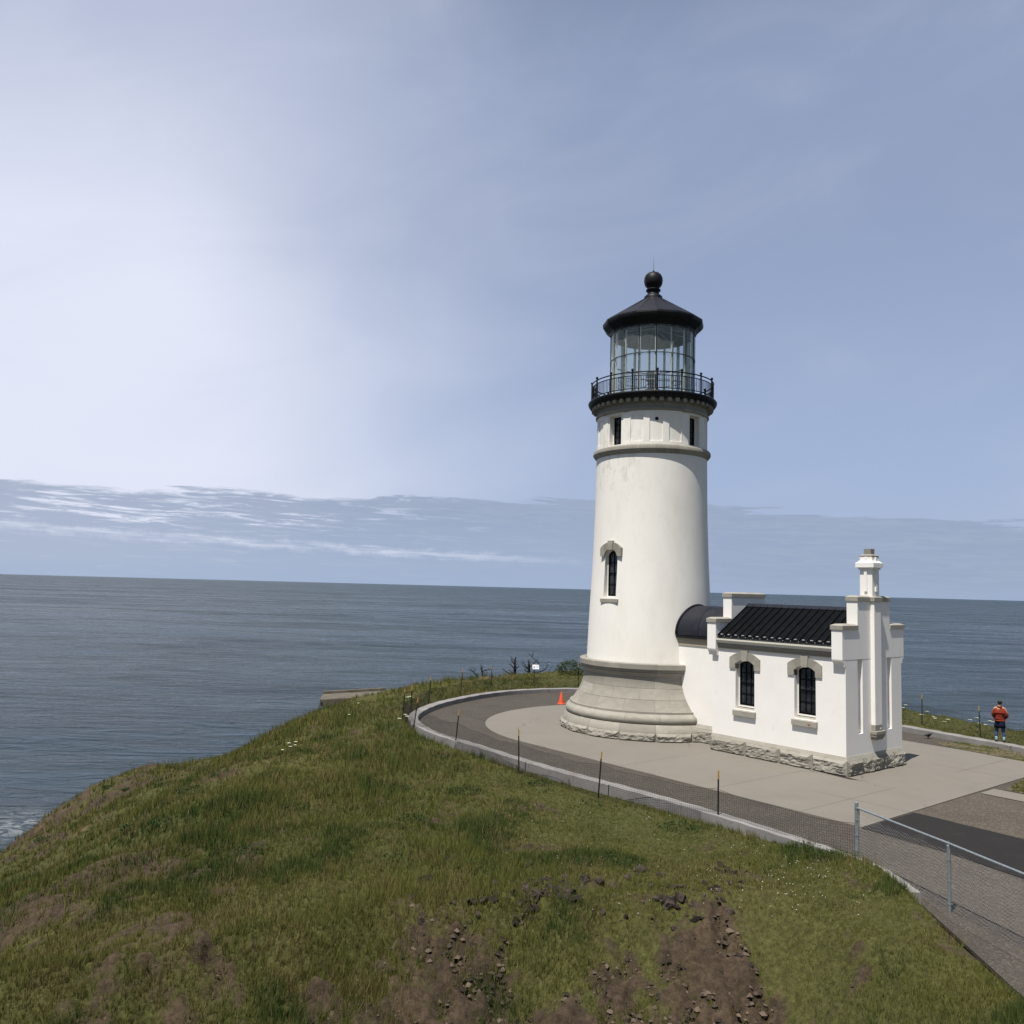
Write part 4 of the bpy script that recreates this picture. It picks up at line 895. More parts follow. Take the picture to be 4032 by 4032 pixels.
# pilaster + corbel
b = MB(); bx(b, U1_ - 0.05, U1_ + 0.15, -0.31, 0.15, 1.56, 5.815); pil = b.build('pilaster', M_white, AX, bevel=0.006)
b = MB(); bx(b, U1_ - 0.05, U1_ + 0.152, -0.312, 0.152, 1.36, 1.558, 0, 0.55)
for (e, z0, z1) in ((0.09, 1.25, 1.36), (0.07, 1.17, 1.25), (0.045, 1.12, 1.17), (0.015, 1.06, 1.12)): bx(b, U1_ - 0.05, U1_ + 0.15 + e, -0.31 - e, 0.15 + e, z0, z1 - 0.001, 0, 0.5)
b.build('corbel', M_stone, pil, bevel=0.006)
b = MB(); bx(b, U1_ + 0.153, U1_ + 0.158, -0.25, -0.15, 1.41, 1.46); b.build('plaque', M_white, pil)
# coping return over the pilaster
b = MB(); coping(b, U1_ + 0.02, U1_ + 0.19, -0.36, 0.20, 5.824, 5.966, 6.0, 0.05); b.build('pilaster_coping', M_stone, pil)
# chimney
cu0, cu1 = 10.07, 10.53; cv0, cv1 = -0.33, 0.13
def sq(mb, e, z0, z1, e2=None, tint=0.5):
    e2 = e if e2 is None else e2
    lo = [W(cu0 - e, cv0 - e, z0), W(cu1 + e, cv0 - e, z0), W(cu1 + e, cv1 + e, z0), W(cu0 - e, cv1 + e, z0)]; hi = [W(cu0 - e2, cv0 - e2, z1), W(cu1 + e2, cv0 - e2, z1), W(cu1 + e2, cv1 + e2, z1), W(cu0 - e2, cv1 + e2, z1)]
    mb.add(lo + hi, [(3, 2, 1, 0), (4, 5, 6, 7), (0, 1, 5, 4), (1, 2, 6, 5), (2, 3, 7, 6), (3, 0, 4, 7)], 0, tint)
b = MB(); sq(b, 0.0, 5.9, 6.94); uc, vc = (cu0 + cu1) / 2, (cv0 + cv1) / 2
bx(b, uc - 0.055, uc + 0.055, cv0 - 0.045, cv1 + 0.045, 6.17, 6.938); bx(b, cu0 - 0.045, cu1 + 0.045, vc - 0.055, vc + 0.055, 6.17, 6.937)
ch = b.build('chimney', M_white, AX)
b = MB(); sq(b, 0.045, 6.941, 7.01); sq(b, 0.11, 7.011, 7.18); sq(b, 0.11, 7.181, 7.20, 0.06); sq(b, 0.06, 7.201, 7.25, 0.03); sq(b, 0.0, 7.251, 7.39)
for a, c_ in ((uc, vc),):
    bx(b, a - 0.05, a + 0.05, cv0 - 0.035, cv1 + 0.035, 7.252, 7.375); bx(b, cu0 - 0.035, cu1 + 0.035, c_ - 0.05, c_ + 0.05, 7.252, 7.374)
b.build('chimney_cap', M_white, ch, bevel=0.004)
b = MB(); sq(b, 0.005, 7.391, 7.44, tint=0.3); sq(b, 0.005, 7.441, 7.475, -0.05, tint=0.9); sq(b, -0.10, 7.46, 7.68, tint=0.25); b.build('flue', M_stone, ch, bevel=0.004)

#OBJECTS#
# ================================================================== ground look-ups
def gz(x, y): return float(ground_h(np.array([float(x)]), np.array([float(y)]))[0][0])
def spot(px, py, zc=None):
    """where the view ray through a photo point first meets the ground (used once, to survey positions)"""
    d = F + RX * ((px - 2016) / FPX) - RU * ((py - 2016) / FPX); ts = np.linspace(8, 90, 1600)
    X = d.x * ts; Y = d.y * ts; Z = CAMZ + d.z * ts; H = ground_h(X, Y)[0]
    i = int(np.argmax(Z < H)); return float(X[i]), float(Y[i]), float(H[i])

# ================================================================== LAWNS
def lawn_sheet(name, pts, z):
    xs_ = [W(*p) for p in pts]; o = sheet(name, pts, z, M_lawn); return o
M_lawn = mat('worn_lawn', (0.06, 0.06, 0.03), 0.95, 0.1, fn=varied((0.040, 0.050, 0.016), (0.066, 0.066, 0.025), 2.2, 6, 0.3, 0.7, 0.6, 0.02, 20, c3=(0.125, 0.100, 0.068), s3=0.75, a3=0.40, b3=0.52))
LAWN1 = [(8.9, -7.9), (9.4, -7.35), (11.0, -7.08), (12.75, -6.63), (13.95, -6.34), (30, -3.0), (20.0, -5.3), (15.0, -7.42), (12.1, -8.46), (10.8, -8.82), (9.5, -9.0)]
lawn_sheet('lawn_strip', LAWN1, -0.008)
LAWN2 = [(14.3, -0.95), (15.0, -0.85), (29, -0.45), (29, -2.9), (20.0, -4.4), (14.05, -6.1), (14.0, -3.3), (14.2, -1.6)]
lawn_sheet('lawn_patch', LAWN2, -0.006)

# ================================================================== CHAIN LINK FENCE
fp = [Vector((7.97, 19.75, -0.22)), Vector((8.63, 16.98, -0.22)), Vector((9.29, 14.21, -0.25)), Vector((9.95, 11.44, -0.3))]
CF = empty('chain_link_fence', tuple(fp[0]), 'galvanised chain-link fence with round steel posts and top rail beside the dark path', 'fence')
HR = [1.23, 1.27, 1.27, 1.27]
for i, p in enumerate(fp):
    b = MB(); b.tube(p + EZ * -0.2, Vector((p.x, p.y, 1.33 if i == 0 else 1.22)), 0.042 if i == 0 else 0.034, seg=14)
    pt = b.build('post', M_galv, CF, smooth=True, angle=50)
    b = MB(); tp = Vector((p.x, p.y, 1.33 if i == 0 else 1.22))
    if i == 0: b.tube(tp, tp + EZ * 0.022, 0.046, 0.040, seg=14); b.ball(tp + EZ * 0.02, 0.04, 12, 6, (1, 1, 0.35))
    else: b.tube(tp, tp + EZ * 0.03, 0.038, 0.026, seg=14); b.tube(tp + EZ * 0.02, tp + EZ * 0.09, 0.012, seg=8)
    b.build('post_cap', M_galv, pt, smooth=True, angle=50)
    b = MB()
    for z in (1.20, 0.95, 0.62, 0.28, -0.02) if i == 0 else (0.95, 0.55, 0.12): b.tube(Vector((p.x, p.y, z)), Vector((p.x, p.y, z + 0.025)), 0.050 if i == 0 else 0.040, seg=14)
    if i == 0: b.box(Vector((p.x + 0.04, p.y - 0.03, -0.05)), (0.012, 0, 0), (0, -0.012, 0), (0, 0, 1.26))
    b.build('tension_band', M_galv, pt, smooth=True, angle=50)
b = MB(); b.path([Vector((p.x, p.y, h)) for p, h in zip(fp, HR)], 0.024, 10); b.build('top_rail', M_galv, CF, smooth=True, angle=60)
b = MB(); fd = (fp[1] - fp[0]).copy(); fd.z = 0; fl = (fp[3] - fp[0]).xy.length; fd.normalize(); fnn = Vector((-fd.y, fd.x, 0))
pitch = 0.062; ncol = int(fl / pitch); zb0 = -0.16
for c_ in range(ncol):
    u0 = 0.05 + c_ * pitch; pts = []
    k = 0; z = zb0 + 0.02 * sin(c_ * 0.7)
    ztop = 1.28
    while z <= ztop:
        q_ = fp[0] + fd * (u0 + (pitch * 0.5 if k % 2 else -pitch * 0.5)); pts.append(Vector((q_.x, q_.y, z)) + fnn * (0.026 + (0.003 if k % 2 else -0.003))); z += 0.034; k += 1
    b.path(pts, 0.0021, 3)
b.build('wire_mesh', M_wire, CF)
b = MB(); pr_ = random.Random(5)                      # rough concrete footing under the first bays
for i in range(9):
    q_ = fp[0] + fd * (0.15 + 0.22 * i) + fnn * (0.06 + 0.04 * pr_.random()); b.ball(Vector((q_.x, q_.y, -0.10)), 0.16 + 0.05 * pr_.random(), 9, 6, (1.0, 1.2, 0.55 + 0.2 * pr_.random()))
b.build('footing', M_kerb, CF)

# ================================================================== NET FENCES ON STAKES
def on_plan(px, py, z):
    d = F + RX * ((px - 2016) / FPX) - RU * ((py - 2016) / FPX); t = (z - CAMZ) / d.z; return Vector((d.x * t, d.y * t, z))
def net_fence(name, label, stakes, endp=None, spans_top=0.78):
    """stakes: (x, y, zbase, lean x, lean y, net top above base at the stake)"""
    p0 = stakes[0]; NF = empty(name, (p0[0], p0[1], p0[2]), label, 'net fence')
    for i, (x, y, zb, lx, ly, nt_) in enumerate(stakes):
        if i == 0 and endp: continue
        H_ = 1.42 + 0.06 * sin(i * 2.3); a = Vector((x, y, zb - 0.15)); t = Vector((x + lx, y + ly, zb + H_)); m_ = a.lerp(t, 0.86)
        b = MB(); b.tube(a, m_, 0.024, 0.022, seg=5); st = b.build('stake', M_stake, NF)
        b = MB(); b.tube(m_, t, 0.024, 0.022, seg=5)
        if i % 2: b.path([m_, m_ + Vector((-0.06, 0, -0.03)), m_ + Vector((-0.16, 0.01, 0.0)), m_ + Vector((-0.24, 0, -0.07))], 0.004, 4)
        b.build('stake_tip', M_tip, st)
    for i in range(len(stakes) - 1):
        A = stakes[i]; B = stakes[i + 1]; L_ = sqrt((A[0] - B[0]) ** 2 + (A[1] - B[1]) ** 2); nc = max(2, int(L_ / 0.058)); nr = 17; b = MB()
        sag = min(0.28, 0.035 * L_)
        def P(s_, t_):
            x = A[0] + (B[0] - A[0]) * s_; y = A[1] + (B[1] - A[1]) * s_; zb = A[2] + (B[2] - A[2]) * s_ + 0.02; zt = (A[2] + A[5]) * (1 - s_) + (B[2] + B[5]) * s_ - sag * 4 * s_ * (1 - s_) * (0.8 + 0.2 * sin(9 * s_))
            k_ = t_ * 1.0; wob = 0.03 * sin(7 * s_ + 3 * t_) * sin(pi * s_)
            return Vector((x + A[3] * t_ * (1 - s_) * 0.7 + B[3] * t_ * s_ * 0.7 + wob, y + wob, zb + (zt - zb) * k_))
        for r in range(nr): b.path([P(c_ / nc, r / (nr - 1)) for c_ in range(0, nc + 1, 2)], 0.0022 if r < nr - 1 else 0.005, 3)
        for c_ in range(nc + 1):
            b.path([P(c_ / nc, r / 8) for r in range(9)], 0.0026, 3)
            for r in range(0, nr, 1):
                if (r + c_) % 2 == 0:
                    q_ = P(c_ / nc, r / (nr - 1)); e = 0.0075; b.add([q_ + Vector(v) * e for v in ((1, 0, 0), (0, 1, 0), (-1, 0, 0), (0, -1, 0), (0, 0, 1.6), (0, 0, -1.6))], [(0, 1, 4), (1, 2, 4), (2, 3, 4), (3, 0, 4), (1, 0, 5), (2, 1, 5), (3, 2, 5), (0, 3, 5)])
        b.build('net', M_net, NF)
    return NF
sp = [(2827, 3260, 2830, 0.98), (2354, 3145, 2368, 0.98), (2044, 3048, 2040, 0.98), (1790, 2950, 1805, 0.95), (1626, 2884, 1643, 0.92), (1583, 2846, 1592, 0.85), (1618, 2812, 1620, 0.80), (1687, 2768, 1694, 0.78), (1812, 2737, 1821, 0.72), (1933, 2714, 1936, 0.72), (2278, 2702, 2276, 0.75), (2560, 2702, 2560, 0.75)]
st = [(fp[0].x, fp[0].y, -0.2, 0, 0, 1.08)]
for i, (bx_, by_, tx_, nt_) in enumerate(sp):
    p = on_plan(bx_, by_, -0.13 if i < 6 else 0.05); D_ = p.y; lean = (tx_ - bx_) / FPX * D_ - 0.03 * 0
    # vertical things lean by about 0.4 degrees in the photo, the rest is real lean
    lean -= 0.012 * 1.4
    st.append((p.x, p.y, gz(p.x, p.y), lean, 0.0, nt_))
net_fence('net_fence', 'black mesh fence on orange-tipped stakes following the curved kerb around the tower', st, endp=True)
st = []
for (bx_, by_, tx_) in ((3470, 2830, 3472), (3630, 2857, 3633), (3862, 2907, 3857), (4120, 2965, 4120)):
    p = on_plan(bx_, by_, 0.05); st.append((p.x, p.y, gz(p.x, p.y), (tx_ - bx_) / FPX * p.y - 0.01, 0, 0.98))
net_fence('net_fence', 'black mesh fence on stakes at the cliff edge behind the person in the red jacket', st)

# ================================================================== CONE, SIGN, PLATFORM
cp = Vector((2.84, 45.18, -0.02)); CN = empty('traffic_cone', tuple(cp), 'orange traffic cone standing on the path beside the tower base', 'traffic cone')
b = MB(); prc = [(0.165, 0.03), (0.15, 0.05), (0.145, 0.09), (0.03, 0.60), (0.022, 0.62)]; vs = []; sgm = 20
for r, z in prc:
    for k in range(sgm): vs.append(cp + Vector((r * cos(2 * pi * k / sgm), r * sin(2 * pi * k / sgm), z)))
fs = [(i * sgm + k, i * sgm + (k + 1) % sgm, (i + 1) * sgm + (k + 1) % sgm, (i + 1) * sgm + k) for i in range(len(prc) - 1) for k in range(sgm)]; fs += [tuple(range(sgm)), tuple((len(prc) - 1) * sgm + k for k in range(sgm))]
b.add(vs, fs); b.build('cone_body', M_cone, CN, smooth=True, angle=40)
b = MB(); b.prism([cp + Vector((0.19 * cos(a), 0.19 * sin(a), 0.0)) * (1.15 if k % 2 == 0 else 1.15) for k, a in enumerate([radians(20 + 45 * q_) for q_ in range(8)])], EZ * 0.032); b.build('cone_base', M_cone, CN)
p = on_plan(2102, 2700, 0.05); p.z = gz(p.x, p.y); SG = empty('sign', tuple(p), 'small white notice board on a thin black post among the grass behind the kerb', 'sign')
b = MB(); b.tube(p - EZ * 0.2, p + EZ * 1.0, 0.026, 0.022, seg=6); b.build('post', M_stake, SG)
b = MB(); q_ = p + Vector((-0.10, -0.03, 0.98)); ax_ = Vector((0.40, 0.03, 0.0)); up_ = Vector((-0.02, 0.09, 0.26)); b.box(q_, ax_, up_, Vector((0, -0.02, 0.006))); bd = b.build('board', M_board, SG)
b = MB(); nrm_s = ax_.cross(up_).normalized(); nrm_s = nrm_s if nrm_s.y < 0 else -nrm_s; o_s = q_ + nrm_s * 0.024
b.add([o_s + ax_ * s_ + up_ * t_ for s_, t_ in ((0.12, 0.25), (0.34, 0.22), (0.40, 0.5), (0.30, 0.72), (0.15, 0.6))], [(0, 1, 2, 3, 4)])
for t_ in (0.3, 0.45, 0.6, 0.75): b.add([o_s + ax_ * s_ + up_ * tt_ for s_, tt_ in ((0.5, t_), (0.9, t_), (0.9, t_ + 0.03), (0.5, t_ + 0.03))], [(0, 1, 2, 3)])
b.build('sign_print', M_signmark, bd)
M_oldc = mat('weathered_concrete', (0.14, 0.125, 0.105), 0.95, 0.1, fn=varied((0.145, 0.13, 0.105), (0.095, 0.083, 0.066), 1.8, 7, 0.3, 0.7, 0.4, 0.01, 18))
PL = empty('concrete_platform', (-9.8, 51.5, -0.9), 'weathered low concrete platform jutting out above the grassy slope', 'platform')
b = MB(); o_ = Vector((-11.1, 51.2, -1.50)); ex = Vector((3.8, 0.5, 0.26)); ey = Vector((-0.3, 2.3, 0.05))
b.box(o_ + EZ * 0.15, ex, ey, EZ * 0.42); slab = b.build('slab', M_oldc, PL, bevel=0.03)
b = MB(); b.box(o_ + ey * 0.92 + EZ * 0.571, ex, ey * 0.08, EZ * 0.16); b.build('rim', M_oldc, PL, bevel=0.02)
b = MB(); b.tube(o_ + Vector((0.12, 0.02, 0.36)), o_ + Vector((0.12, -0.04, 0.36)), 0.06, seg=8); b.build('drain_hole', M_black, PL)

# ================================================================== DEAD SHRUBS, BUSH
def img(px, py, Y):
    d = F + RX * ((px - 2016) / FPX) - RU * ((py - 2016) / FPX); t = Y / d.y; return Vector((d.x * t, Y, CAMZ + d.z * t))
def zz(x, y): return 1800 + x * 0.2692, 2540 + y * 0.2692
def dead(label, Y, limbs, seed):
    r_ = random.Random(seed); x0, y0 = zz(*limbs[0][0][0]); base_ = img(x0, y0, Y); g_ = gz(base_.x, Y)
    root = Vector((base_.x, Y, min(base_.z, g_)))
    b = MB()
    for pts, w0 in limbs:
        dep = 0.0; out_ = []; rs = []; dr = r_.uniform(-0.45, 0.45)
        for i, p in enumerate(pts):
            q_ = img(*zz(*p), Y + dr * i * 0.22); out_.append(q_); rs.append(max(w0 * (1 - 0.75 * i / max(1, len(pts) - 1)), 0.009))
        if pts is limbs[0][0]: out_[0] = out_[0] - EZ * 0.7
        fine = [out_[0]]; fr_ = [rs[0]]
        for i in range(1, len(out_)):
            mid = out_[i - 1].lerp(out_[i], 0.5) + Vector((r_.uniform(-1, 1), r_.uniform(-1, 1), r_.uniform(-1, 1))) * 0.02; fine += [mid, out_[i]]; fr_ += [(rs[i - 1] + rs[i]) / 2, rs[i]]
        b.path(fine, fr_, 6)
        for i in range(2, len(fine)):
            if r_.random() < 0.6:
                d_ = Vector((r_.uniform(-1, 1), r_.uniform(-1, 1), r_.uniform(0.0, 1))).normalized() * r_.uniform(0.06, 0.2); b.path([fine[i], fine[i] + d_ * 0.6, fine[i] + d_ + EZ * 0.03], [0.012, 0.009, 0.005], 4)
    o = b.build('dead_shrub', M_dead); return tag(o, label, 'dead shrub')
dead('bare twisted dead shrub with one curled branch, nearest the low net stake', 58.0, [([(372, 500), (370, 400), (350, 345), (347, 290)], 0.075), ([(372, 480), (372, 420), (378, 380), (500, 350), (525, 310)], 0.05), ([(320, 480), (280, 440), (230, 385), (155, 365)], 0.06), ([(240, 390), (262, 372), (258, 350), (228, 338)], 0.035), ([(205, 372), (203, 345), (188, 345)], 0.03), ([(360, 350), (380, 320)], 0.03), ([(300, 450), (290, 405)], 0.04), ([(437, 470), (437, 400), (432, 380)], 0.03)], 1)
dead('short thick dead trunk with upward broken branches, middle of the bare shrubs', 60.0, [([(838, 470), (840, 400), (848, 330), (845, 250), (850, 200), (866, 180)], 0.13), ([(840, 360), (790, 290), (755, 285)], 0.05), ([(845, 300), (800, 230), (790, 185), (820, 215)], 0.045), ([(850, 350), (885, 325), (912, 288)], 0.06), ([(800, 440), (745, 405), (700, 375), (662, 340)], 0.06), ([(820, 440), (790, 385), (750, 360)], 0.045), ([(850, 290), (880, 270)], 0.035), ([(845, 240), (822, 215), (800, 180)], 0.03), ([(838, 440), (805, 400), (795, 440)], 0.07)], 2)
dead('dead trunk with long arched bare branch, directly behind the white notice board', 60.5, [([(1045, 455), (1045, 380), (1045, 300), (1040, 215)], 0.10), ([(1060, 400), (1060, 300), (1066, 230)], 0.06), ([(1040, 340), (1000, 300), (960, 255), (932, 230)], 0.045), ([(1030, 350), (960, 300), (918, 260)], 0.04), ([(1060, 320), (1110, 280), (1150, 235), (1190, 190)], 0.045), ([(1165, 345), (1170, 300), (1195, 265), (1150, 225), (1100, 175), (1048, 130)], 0.045), ([(1095, 170), (1115, 120), (1128, 82)], 0.03), ([(1040, 400), (1000, 380), (990, 350)], 0.05)], 3)
dead('single low bare branch curving up from the grass, right of the white notice board', 60.0, [([(1160, 430), (1165, 410), (1240, 380), (1300, 340), (1325, 290), (1335, 250)], 0.045), ([(1190, 400), (1160, 380)], 0.03)], 4)
dead('pale thin dead twigs poking up beside the green bush', 60.5, [([(1330, 400), (1360, 355), (1390, 325)], 0.02), ([(1420, 390), (1450, 355), (1482, 335)], 0.028)], 6)
def leaf_mesh(name, centre, rad, n_, size, cols, label, cat, mt=None, seed=0, sc=(1, 1, 1)):
    r_ = np.random.default_rng(seed); ph = r_.random(n_) * 2 * pi; ct = r_.random(n_) * 1.6 - 0.6; rr_ = rad * (0.45 + 0.6 * r_.random(n_) ** 0.5) * (0.75 + 0.5 * fbm(ph * 1.3 + seed, ct * 2 + 9, 1.0, 3))
    st_ = np.sqrt(np.clip(1 - ct ** 2, 0, 1)); c_ = np.stack([rr_ * st_ * np.cos(ph) * sc[0], rr_ * st_ * np.sin(ph) * sc[1], rr_ * ct * sc[2]], 1) + np.array(centre)
    a = r_.normal(size=(n_, 3)); a /= np.linalg.norm(a, axis=1)[:, None]; bb = np.cross(a, r_.normal(size=(n_, 3))); bb /= np.linalg.norm(bb, axis=1)[:, None]
    s_ = size * (0.6 + 0.8 * r_.random(n_))[:, None]
    V = np.stack([c_ - a * s_, c_ + bb * s_ * 0.5, c_ + a * s_, c_ - bb * s_ * 0.5], 1).reshape(-1, 3); Q = np.arange(n_ * 4).reshape(-1, 4)
    t_ = r_.random(n_)[:, None]; cc = np.array(cols[0]) * (1 - t_) + np.array(cols[1]) * t_
    return V, Q, np.repeat(cc, 4, 0)
def bush(name, px, py, Y, rad, label, cat='bush', seed=0, n_=1500, size=0.035, cols=((0.018, 0.035, 0.012), (0.06, 0.085, 0.025)), sc=(1, 1, 1)):
    p = img(px, py, Y); root = Vector((p.x, Y, gz(p.x, Y))); e = empty(name, tuple(root), label, cat)
    V, Q, cc = leaf_mesh(name, (0, 0, rad * 0.55), rad, n_, size, cols, label, cat, seed=seed, sc=sc); o = np_mesh('foliage', V, Q, M_blade, cc, e)
    b = MB(); r_ = random.Random(seed)
    for i in range(7): d_ = Vector((r_.uniform(-1, 1) * sc[0], r_.uniform(-1, 1) * sc[1], r_.uniform(0.5, 1.2))) * rad * 0.8; b.path([root - EZ * 0.1, root + d_ * 0.5, root + d_], [0.02, 0.015, 0.006], 5)
    b.build('stem', M_dead, e); return e
bush('shrub', 2245, 2640, 59.5, 0.72, 'ragged green shrub on the cliff edge just left of the tower base', 'shrub', 3, 1700, 0.045, sc=(1.3, 0.8, 0.85))

# ================================================================== SKINNED FIGURES
def skin(name, nodes, edges, m, parent, sub=2, root=0):
    """nodes: (Vector, rx, ry)"""
    off = wloc(parent); me = bpy.data.meshes.new(name); me.from_pydata([tuple(nd[0] - off) for nd in nodes], edges, []); o = bpy.data.objects.new(name, me); C.objects.link(o)
    mo = o.modifiers.new('s', 'SKIN'); mo.use_smooth_shade = True
    for i, nd in enumerate(nodes): me.skin_vertices[0].data[i].radius = (nd[1], nd[2] if len(nd) > 2 else nd[1]); me.skin_vertices[0].data[i].use_root = (i == root)
    s2 = o.modifiers.new('u', 'SUBSURF'); s2.levels = sub; s2.render_levels = sub
    bpy.context.view_layer.update(); ev = o.evaluated_get(bpy.context.evaluated_depsgraph_get()); nm = bpy.data.meshes.new_from_object(ev); o.modifiers.clear(); o.data = nm; nm.name = name
    nm.materials.clear(); nm.materials.append(m); nm.polygons.foreach_set('use_smooth', [True] * len(nm.polygons)); o.parent = parent; return o
M_skin = mat('skin', (0.42, 0.25, 0.17), 0.6, 0.3)
M_jacket = mat('red_jacket', (0.2, 0.035, 0.018), 0.85, 0.1, fn=varied((0.21, 0.036, 0.018), (0.15, 0.022, 0.012), 9, 5, 0.35, 0.7, 0.8, 0.03, 7))
M_skirt = mat('navy_cloth', (0.010, 0.014, 0.03), 0.9, 0.1); M_legging = mat('blue_leggings', (0.055, 0.075, 0.20), 0.8, 0.2)
M_sock = mat('pale_blue_sock', (0.30, 0.45, 0.55), 0.9, 0.1); M_shoe = mat('dark_shoe', (0.012, 0.014, 0.025), 0.7, 0.2)
M_hair = mat('dark_hair', (0.018, 0.014, 0.013), 0.8, 0.3, fn=varied((0.014, 0.011, 0.010), (0.10, 0.09, 0.09), 22, 3, 0.55, 0.8))
pf = Vector((20.22, 35.46, 0.205)); PE = empty('person', tuple(pf), 'person in red-orange jacket, navy skirt and blue leggings standing on the kerb facing the sea', 'person')
fw = Vector((pf.x, pf.y, 0)).normalized(); rg = Vector((fw.y, -fw.x, 0))
def H(r, f, z): return pf + rg * r + fw * f + EZ * z
nodes = [(H(0, 0, 0.90), .135, .10), (H(0, 0, 1.08), .12, .09), (H(0, -0.01, 1.25), .145, .10), (H(0, 0, 1.38), .10, .075), (H(0.005, 0.01, 1.46), .05, .05), (H(0.012, 0.03, 1.53), .072, .08), (H(0.02, 0.03, 1.62), .078, .09), (H(0.02, 0.02, 1.67), .045, .055),
         (H(-.17, 0, 1.36), .055, .055), (H(-.245, 0.0, 1.12), .045, .045), (H(-.19, .17, .98), .035, .035), (H(-.12, .20, .95), .03, .025),
         (H(.17, 0, 1.36), .055, .055), (H(.275, -0.03, 1.12), .045, .045), (H(.20, .15, 1.0), .035, .035), (H(.13, .20, .97), .03, .025),
         (H(-.095, 0, .82), .09, .09), (H(-.12, 0.015, .47), .06, .06), (H(-.135, -0.02, .10), .038, .038), (H(-.14, .02, .05), .035, .03), (H(-.15, .13, .035), .03, .025),
         (H(.095, 0, .82), .09, .09), (H(.12, 0.015, .47), .06, .06), (H(.135, -0.02, .10), .038, .038), (H(.14, .02, .05), .035, .03), (H(.16, .13, .035), .03, .025)]
edges = [(0, 1), (1, 2), (2, 3), (3, 4), (4, 5), (5, 6), (6, 7), (3, 8), (8, 9), (9, 10), (10, 11), (3, 12), (12, 13), (13, 14), (14, 15), (0, 16), (16, 17), (17, 18), (18, 19), (19, 20), (0, 21), (21, 22), (22, 23), (23, 24), (24, 25)]
skin('body', nodes, edges, M_skin, PE)
jn = [(H(0, 0, 0.95), .195, .15), (H(0, 0, 1.03), .19, .15), (H(0, -.01, 1.17), .185, .145), (H(0, -.01, 1.29), .16, .12), (H(0.004, 0, 1.39), .10, .09), (H(0.006, 0, 1.45), .080, .080),
      (H(-.165, -.005, 1.27), .085, .085), (H(-.235, 0.0, 1.10), .072, .072), (H(-.205, .11, .99), .060, .060), (H(-.15, .17, .96), .050, .050),
      (H(.165, -.005, 1.27), .085, .085), (H(.265, -0.03, 1.09), .072, .072), (H(.225, .10, .99), .062, .062), (H(.16, .17, .96), .050, .050)]
skin('jacket', jn, [(0, 1), (1, 2), (2, 3), (3, 4), (4, 5), (3, 6), (6, 7), (7, 8), (8, 9), (3, 10), (10, 11), (11, 12), (12, 13)], M_jacket, PE, root=1)
skin('collar', [(H(-.085, -.03, 1.43), .035, .035), (H(-.05, -.085, 1.42), .042, .038), (H(.05, -.085, 1.42), .042, .038), (H(.085, -.03, 1.43), .035, .035)], [(0, 1), (1, 2), (2, 3)], M_jacket, PE)
b = MB(); vs = []; kk = 28; rows_ = [(.98, .15, .11), (.85, .185, .145), (.70, .20, .155), (.57, .21, .165), (.57, .195, .15), (.80, .15, .11)]
for z, a_, c_ in rows_:
    for i in range(kk): t = 2 * pi * i / kk; rip = 1 + 0.035 * sin(7 * t) * (1 if z < .8 else 0.2); vs.append(H(a_ * cos(t) * rip, c_ * sin(t) * rip, z))
b.add(vs, [(i * kk + k, i * kk + (k + 1) % kk, (i + 1) * kk + (k + 1) % kk, (i + 1) * kk + k) for i in range(len(rows_) - 1) for k in range(kk)]); b.build('skirt', M_skirt, PE, smooth=True)
for s_ in (-1, 1):
    skin('legging', [(H(s_ * .095, 0, .72), .088, .088), (H(s_ * .118, 0.015, .47), .072, .072), (H(s_ * .128, -.01, .34), .068, .068), (H(s_ * .134, -.018, .21), .052, .052)], [(0, 1), (1, 2), (2, 3)], M_legging, PE)
    skin('sock', [(H(s_ * .133, -.018, .235), .055, .055), (H(s_ * .135, -.018, .12), .048, .048), (H(s_ * .137, -.01, .07), .05, .05)], [(0, 1), (1, 2)], M_sock, PE)
    skin('shoe', [(H(s_ * .137, -.05, .045), .045, .042), (H(s_ * .145, .05, .045), .048, .042), (H(s_ * .155, .15, .035), .042, .032)], [(0, 1), (1, 2)], M_shoe, PE)
skin('hair', [(H(0.012, -.005, 1.52), .075, .07), (H(0.018, -.01, 1.60), .108, .105), (H(0.022, 0.0, 1.675), .088, .088)], [(0, 1), (1, 2)], M_hair, PE)
M_feather = mat('black_feathers', (0.008, 0.008, 0.010), 0.5, 0.4)
cr = Vector((18.08, 37.15, -0.02)); CR = empty('crow', tuple(cr), 'small black crow walking on the gravel between annex and kerb', 'bird')
def K_(a, b_, c_): return cr + Vector((a, b_, c_))
skin('body', [(K_(0, 0, .17), .06, .055), (K_(.09, -.01, .18), .055, .055), (K_(.14, -.015, .225), .035, .035), (K_(.17, -.02, .25), .036, .034), (K_(-.10, .01, .15), .035, .022), (K_(-.19, .02, .13), .03, .01),
              (K_(.01, .03, .10), .02, .02), (K_(.015, .03, .03), .009, .009), (K_(.045, .03, .012), .009, .007), (K_(.03, -.03, .10), .02, .02), (K_(.05, -.035, .03), .009, .009), (K_(.08, -.035, .012), .009, .007)],
     [(0, 1), (1, 2), (2, 3), (0, 4), (4, 5), (0, 6), (6, 7), (7, 8), (0, 9), (9, 10), (10, 11)], M_feather, CR)
b = MB(); b.tube(K_(.195, -.022, .25), K_(.25, -.03, .24), 0.014, 0.002, seg=6); b.build('beak', M_feather, CR)
for s_ in (-1, 1): skin('wing', [(K_(.07, s_ * .05, .19), .02, .035), (K_(-.04, s_ * .055, .165), .018, .035), (K_(-.16, s_ * .02, .14), .012, .012)], [(0, 1), (1, 2)], M_feather, CR)

